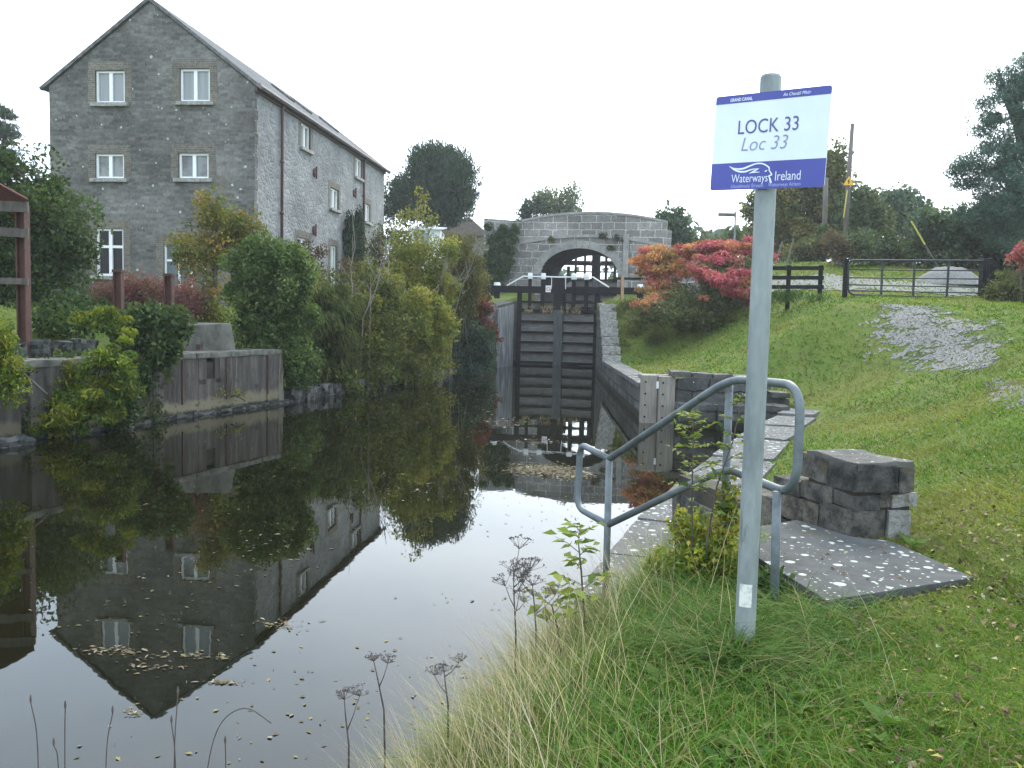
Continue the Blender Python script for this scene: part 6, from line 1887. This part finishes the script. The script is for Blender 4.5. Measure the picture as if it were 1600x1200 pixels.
# taller tufted grass on the near bank and round the pole
N_ = 60000
y = rng.uniform(1.0, 6.6, N_)
ex_ = np.interp(y, [0, 2.5, 4.5, 6.55], [-1.5, -.8, -.36, .45])
x = ex_ + rng.random(N_) ** 1.3 * np.interp(y, [1, 4, 6.6], [2.6, 2.6, 1.2]) + .02
dpol = x - ex_
k = ok_ground(x, y) & (rng.random(N_) < np.clip(1.25 - dpol / 2.2, .1, 1))
x, y, dpol = x[k], y[k], dpol[k]
L = rng.uniform(.12, .36, len(x)) * np.clip(1.25 - .22 * dpol, .55, 1.2) * (.7 + .6 * vnoise(x, y, 2.2, 31)); W = rng.uniform(.0035, .007, len(x))
sway = (vnoise(x, y, 1.1, 41) - .5) * 1.2
lean = np.stack([-.1 + sway + rng.normal(0, .22, len(x)), rng.normal(.05, .3, len(x)) + sway * .4], 1)
tt = pick(rng, [((.05, .125, .016), 3), ((.08, .17, .024), 3), ((.15, .20, .04), 2), ((.20, .19, .07), 1.2), ((.27, .23, .12), .6)], len(x)) * (.7 + .6 * vnoise(x, y, 3, 51))[:, None]
dryf = np.clip(.95 - dpol / .9, 0, .65)[:, None] * rng.random((len(x), 1))
tt = tt * (1 - dryf) + np.array([.36, .30, .18]) * dryf
blades('tall_grass', x, y, L, W, lean, tt, rng, .75, 3)
# long tufts round the foot of the sign pole and the handrail posts
TX, TY = [], []
for cx, cy, sp, nn in ((1.03, 3.98, .16, 900), (1.3, 4.25, .18, 700), (.85, 4.3, .2, 700), (1.15, 3.6, .25, 600), (1.45, 4.6, .12, 350), (.66, 5.9, .12, 300), (.8, 5.0, .25, 700), (1.75, 4.45, .22, 350), (1.02, 3.86, .06, 420), (1.09, 3.90, .05, 260), (.96, 3.92, .05, 260)):
    TX.append(rng.normal(cx, sp, nn)); TY.append(rng.normal(cy, sp, nn))
x = np.concatenate(TX); y = np.concatenate(TY); k = ok_ground(x, y); x, y = x[k], y[k]
L = rng.uniform(.12, .34, len(x)); W = rng.uniform(.003, .006, len(x))
lean = np.stack([rng.normal(0, .45, len(x)), rng.normal(-.1, .4, len(x))], 1)
blades('tall_grass', x, y, L, W, lean, pick(rng, [((.05, .12, .02), 3), ((.09, .17, .035), 3), ((.15, .20, .06), 2), ((.24, .21, .09), .8)], len(x)), rng, .8, 3)
# straw
N_ = 4000
y = rng.uniform(1.2, 6.4, N_)
x = np.interp(y, [0, 2.5, 4.5, 6.55], [-1.5, -.8, -.36, .45]) + np.abs(rng.normal(0, .5, N_)) + .02
k = ok_ground(x, y) & (rng.random(N_) < .25 + vnoise(x, y, 1.6, 33)); x, y = x[k], y[k]
L = rng.uniform(.22, .72, len(x)) * np.interp(y, [1.4, 3, 6], [.75, 1, .9]); W = rng.uniform(.0018, .0034, len(x))
lean = np.stack([rng.normal(-.2, .3, len(x)), rng.normal(.1, .3, len(x))], 1)
blades('straw', x, y, L, W, lean, pick(rng, [((.46, .38, .26), 3), ((.32, .25, .16), 2), ((.56, .49, .37), 1.5)], len(x)), rng, .22, 4)
# broad leaved weeds in the lawn and on the bank
N_ = 520
r_ = np.exp(rng.uniform(np.log(2.0), np.log(16), N_)); th = rng.uniform(R(-12), R(48), N_); x = r_ * np.sin(th); y = r_ * np.cos(th)
k = ok_ground(x, y) & (vnoise(x, y, .8, 91) > .45) & (x > np.interp(y, [0, 4.5, 6.5, 20], [-1.3, -.2, 2.4, 8])); x, y = x[k], y[k]
C_, A_, S_, K_ = [], [], [], []
for i_ in range(len(x)):
    z_ = gz1(x[i_], y[i_]); nn = rng.integers(5, 10); sz = rng.uniform(.05, .11); cl_ = rng.random()
    for q_ in range(nn):
        a = q_ * 6.283 / nn + rng.uniform(-.3, .3); d_ = np.array([math.cos(a), math.sin(a), rng.uniform(.25, .8)])
        C_.append(np.array([x[i_], y[i_], z_ + .015]) + d_ * sz * .5); A_.append(d_); S_.append(sz); K_.append(cl_)
K_ = np.array(K_)[:, None]
tw = (np.array([.055, .13, .025]) * (1 - K_) + np.array([.14, .19, .04]) * K_) * rng.uniform(.8, 1.2, (len(C_), 1))
V, Fc, T = leaf_quads(rng, np.array(C_), np.array(S_), 2.4, np.array(A_), tw, .15, .12, 2.0)
o = np_mesh('lawn_weeds', V, Fc, 'leaf', T); tag(o, kind='stuff')
# straw tufts on the gate sill
gx0, gx1 = GO + lr * -1.9, GO + lr * 1.9
N_ = 260
f = rng.choice([.06, .10, .14, .30, .34, .40, .55, .62, .72, .78], N_) + rng.normal(0, .012, N_)
b = np.array([tuple(gx0.lerp(gx1, min(1, max(0, q)))) for q in f]); b[:, 2] = 2.82; b[:, 1] -= .12
A_ = np.stack([rng.normal(0, .45, N_), rng.normal(-.4, .3, N_), rng.choice([.8, -.7], N_)], 1)
V, Fc, T = leaf_quads(rng, b + nrm(A_) * .14, .34, 22, A_, pick(rng, [((.42, .34, .20), 2), ((.30, .24, .13), 1)], N_), .05, .15)
o = np_mesh('straw', V, Fc, 'leaf', T); tag(o, kind='stuff')
# far bank lawn in front of the mill
N_ = 9000
x = rng.uniform(-13, -6.5, N_); y = rng.uniform(16, 34, N_); k = ~in_poly(x, y, WXY) & (rng.random(N_) < .9); x, y = x[k], y[k]
blades('lawn_grass', x, y, rng.uniform(.06, .14, len(x)), rng.uniform(.015, .03, len(x)), rng.normal(0, .3, (len(x), 2)), lawn_tint(x, y, rng), rng, .6)

# ------------------------------------------------------------------ fallen leaves
N_ = 30000
r_ = np.exp(rng.uniform(np.log(2.0), np.log(26), N_)); th = rng.uniform(R(-4), R(48), N_)
x = r_ * np.sin(th); y = r_ * np.cos(th)
dens = vnoise(x, y, .45, 61) * .7 + .3 * vnoise(x, y, 1.5, 62) + np.clip((x - 3) / 14, 0, .25)
k = (~in_poly(x, y, WXY)) & (dens + rng.normal(0, .16, N_) > .60) & (x > 1.2) & ~in_poly(x, y, PIERP)
x, y = x[k], y[k]
z = gz(x, y) + rng.uniform(.012, .05, len(x))
onsl = in_poly(x, y, SLABP); z = np.where(onsl, .962, z)
kk = ~onsl | (rng.random(len(x)) < .12); x, y, z, onsl = x[kk], y[kk], z[kk], onsl[kk]
A_ = np.stack([rng.normal(0, 1, len(x)), rng.normal(0, 1, len(x)), rng.normal(0, .4, len(x))], 1)
V, Fc, T = leaf_quads(rng, np.stack([x, y, z], 1), rng.uniform(.016, .042, len(x)) + .0006 * y, 1.6, A_, pick(rng, [((.13, .085, .045), 3), ((.19, .13, .07), 3), ((.30, .25, .06), 1.0), ((.28, .24, .16), .5), ((.08, .05, .03), 2.5)], len(x)), .2, .1, 3)
o = np_mesh('fallen_leaves', V, Fc, 'litter', T); tag(o, kind='stuff')

# ------------------------------------------------------------------ floating leaves and scum
N_ = 1700
y = np.exp(rng.uniform(np.log(3.2), np.log(42), N_)); x = rng.uniform(-1, .35, N_) * y * .62 + .5
dens = vnoise(x, y, .35, 71) * .6 + vnoise(x, y, 1.3, 72) * .5
k = in_poly(x, y, WXY) & (dens > .52); x, y = x[k], y[k]
A_ = np.stack([rng.normal(0, 1, len(x)), rng.normal(0, 1, len(x)), np.zeros(len(x))], 1)
sz = rng.uniform(.016, .04, len(x)) + .0012 * y
V, Fc, T = leaf_quads(rng, np.stack([x, y, np.full(len(x), .006)], 1), sz, rng.choice([1.6, 2.2, 5], len(x)).reshape(-1, 1), A_, pick(rng, [((.13, .115, .04), 3), ((.20, .17, .06), 2), ((.09, .07, .04), 3), ((.22, .20, .16), 1), ((.08, .07, .03), 2)], len(x)), .03, .02, 8)
o = np_mesh('floating_leaves', V, Fc, 'litter', T); tag(o, kind='stuff')
# drifts: one by the basin, thin lines over the gable's reflection
C_ = []; 
for px, py, sx_, sy_, nn in ((845, 733, 42, 7, 1500), (890, 742, 30, 5, 500), (180, 1015, 44, 5, 70), (300, 1024, 80, 5, 60), (240, 1040, 40, 8, 40), (440, 975, 34, 8, 60), (205, 1112, 12, 6, 30), (830, 690, 40, 5, 120), (790, 660, 25, 6, 90), (350, 1065, 30, 3, 60), (640, 760, 60, 20, 60), (410, 850, 70, 25, 70), (760, 640, 30, 30, 80)):
    for k in range(nn):
        p = Uz(px + rng.normal(0, sx_ * .6), py + rng.normal(0, sy_ * .6), .007); C_.append((p.x, p.y, .007))
C_ = np.array(C_); C_ = C_[in_poly(C_[:, 0], C_[:, 1], WXY)]
A_ = np.stack([rng.normal(0, 1, len(C_)), rng.normal(0, .6, len(C_)), np.zeros(len(C_))], 1)
V, Fc, T = leaf_quads(rng, C_, rng.uniform(.03, .08, len(C_)) * (.45 + C_[:, 1] / 22), rng.choice([2.0, 4, 7], len(C_)).reshape(-1, 1), A_, pick(rng, [((.12, .085, .05), 3), ((.18, .14, .09), 2), ((.11, .11, .04), 2), ((.28, .26, .20), .8)], len(C_)), .03, .02, 8)
o = np_mesh('floating_debris', V, Fc, 'litter', T); tag(o, kind='stuff')
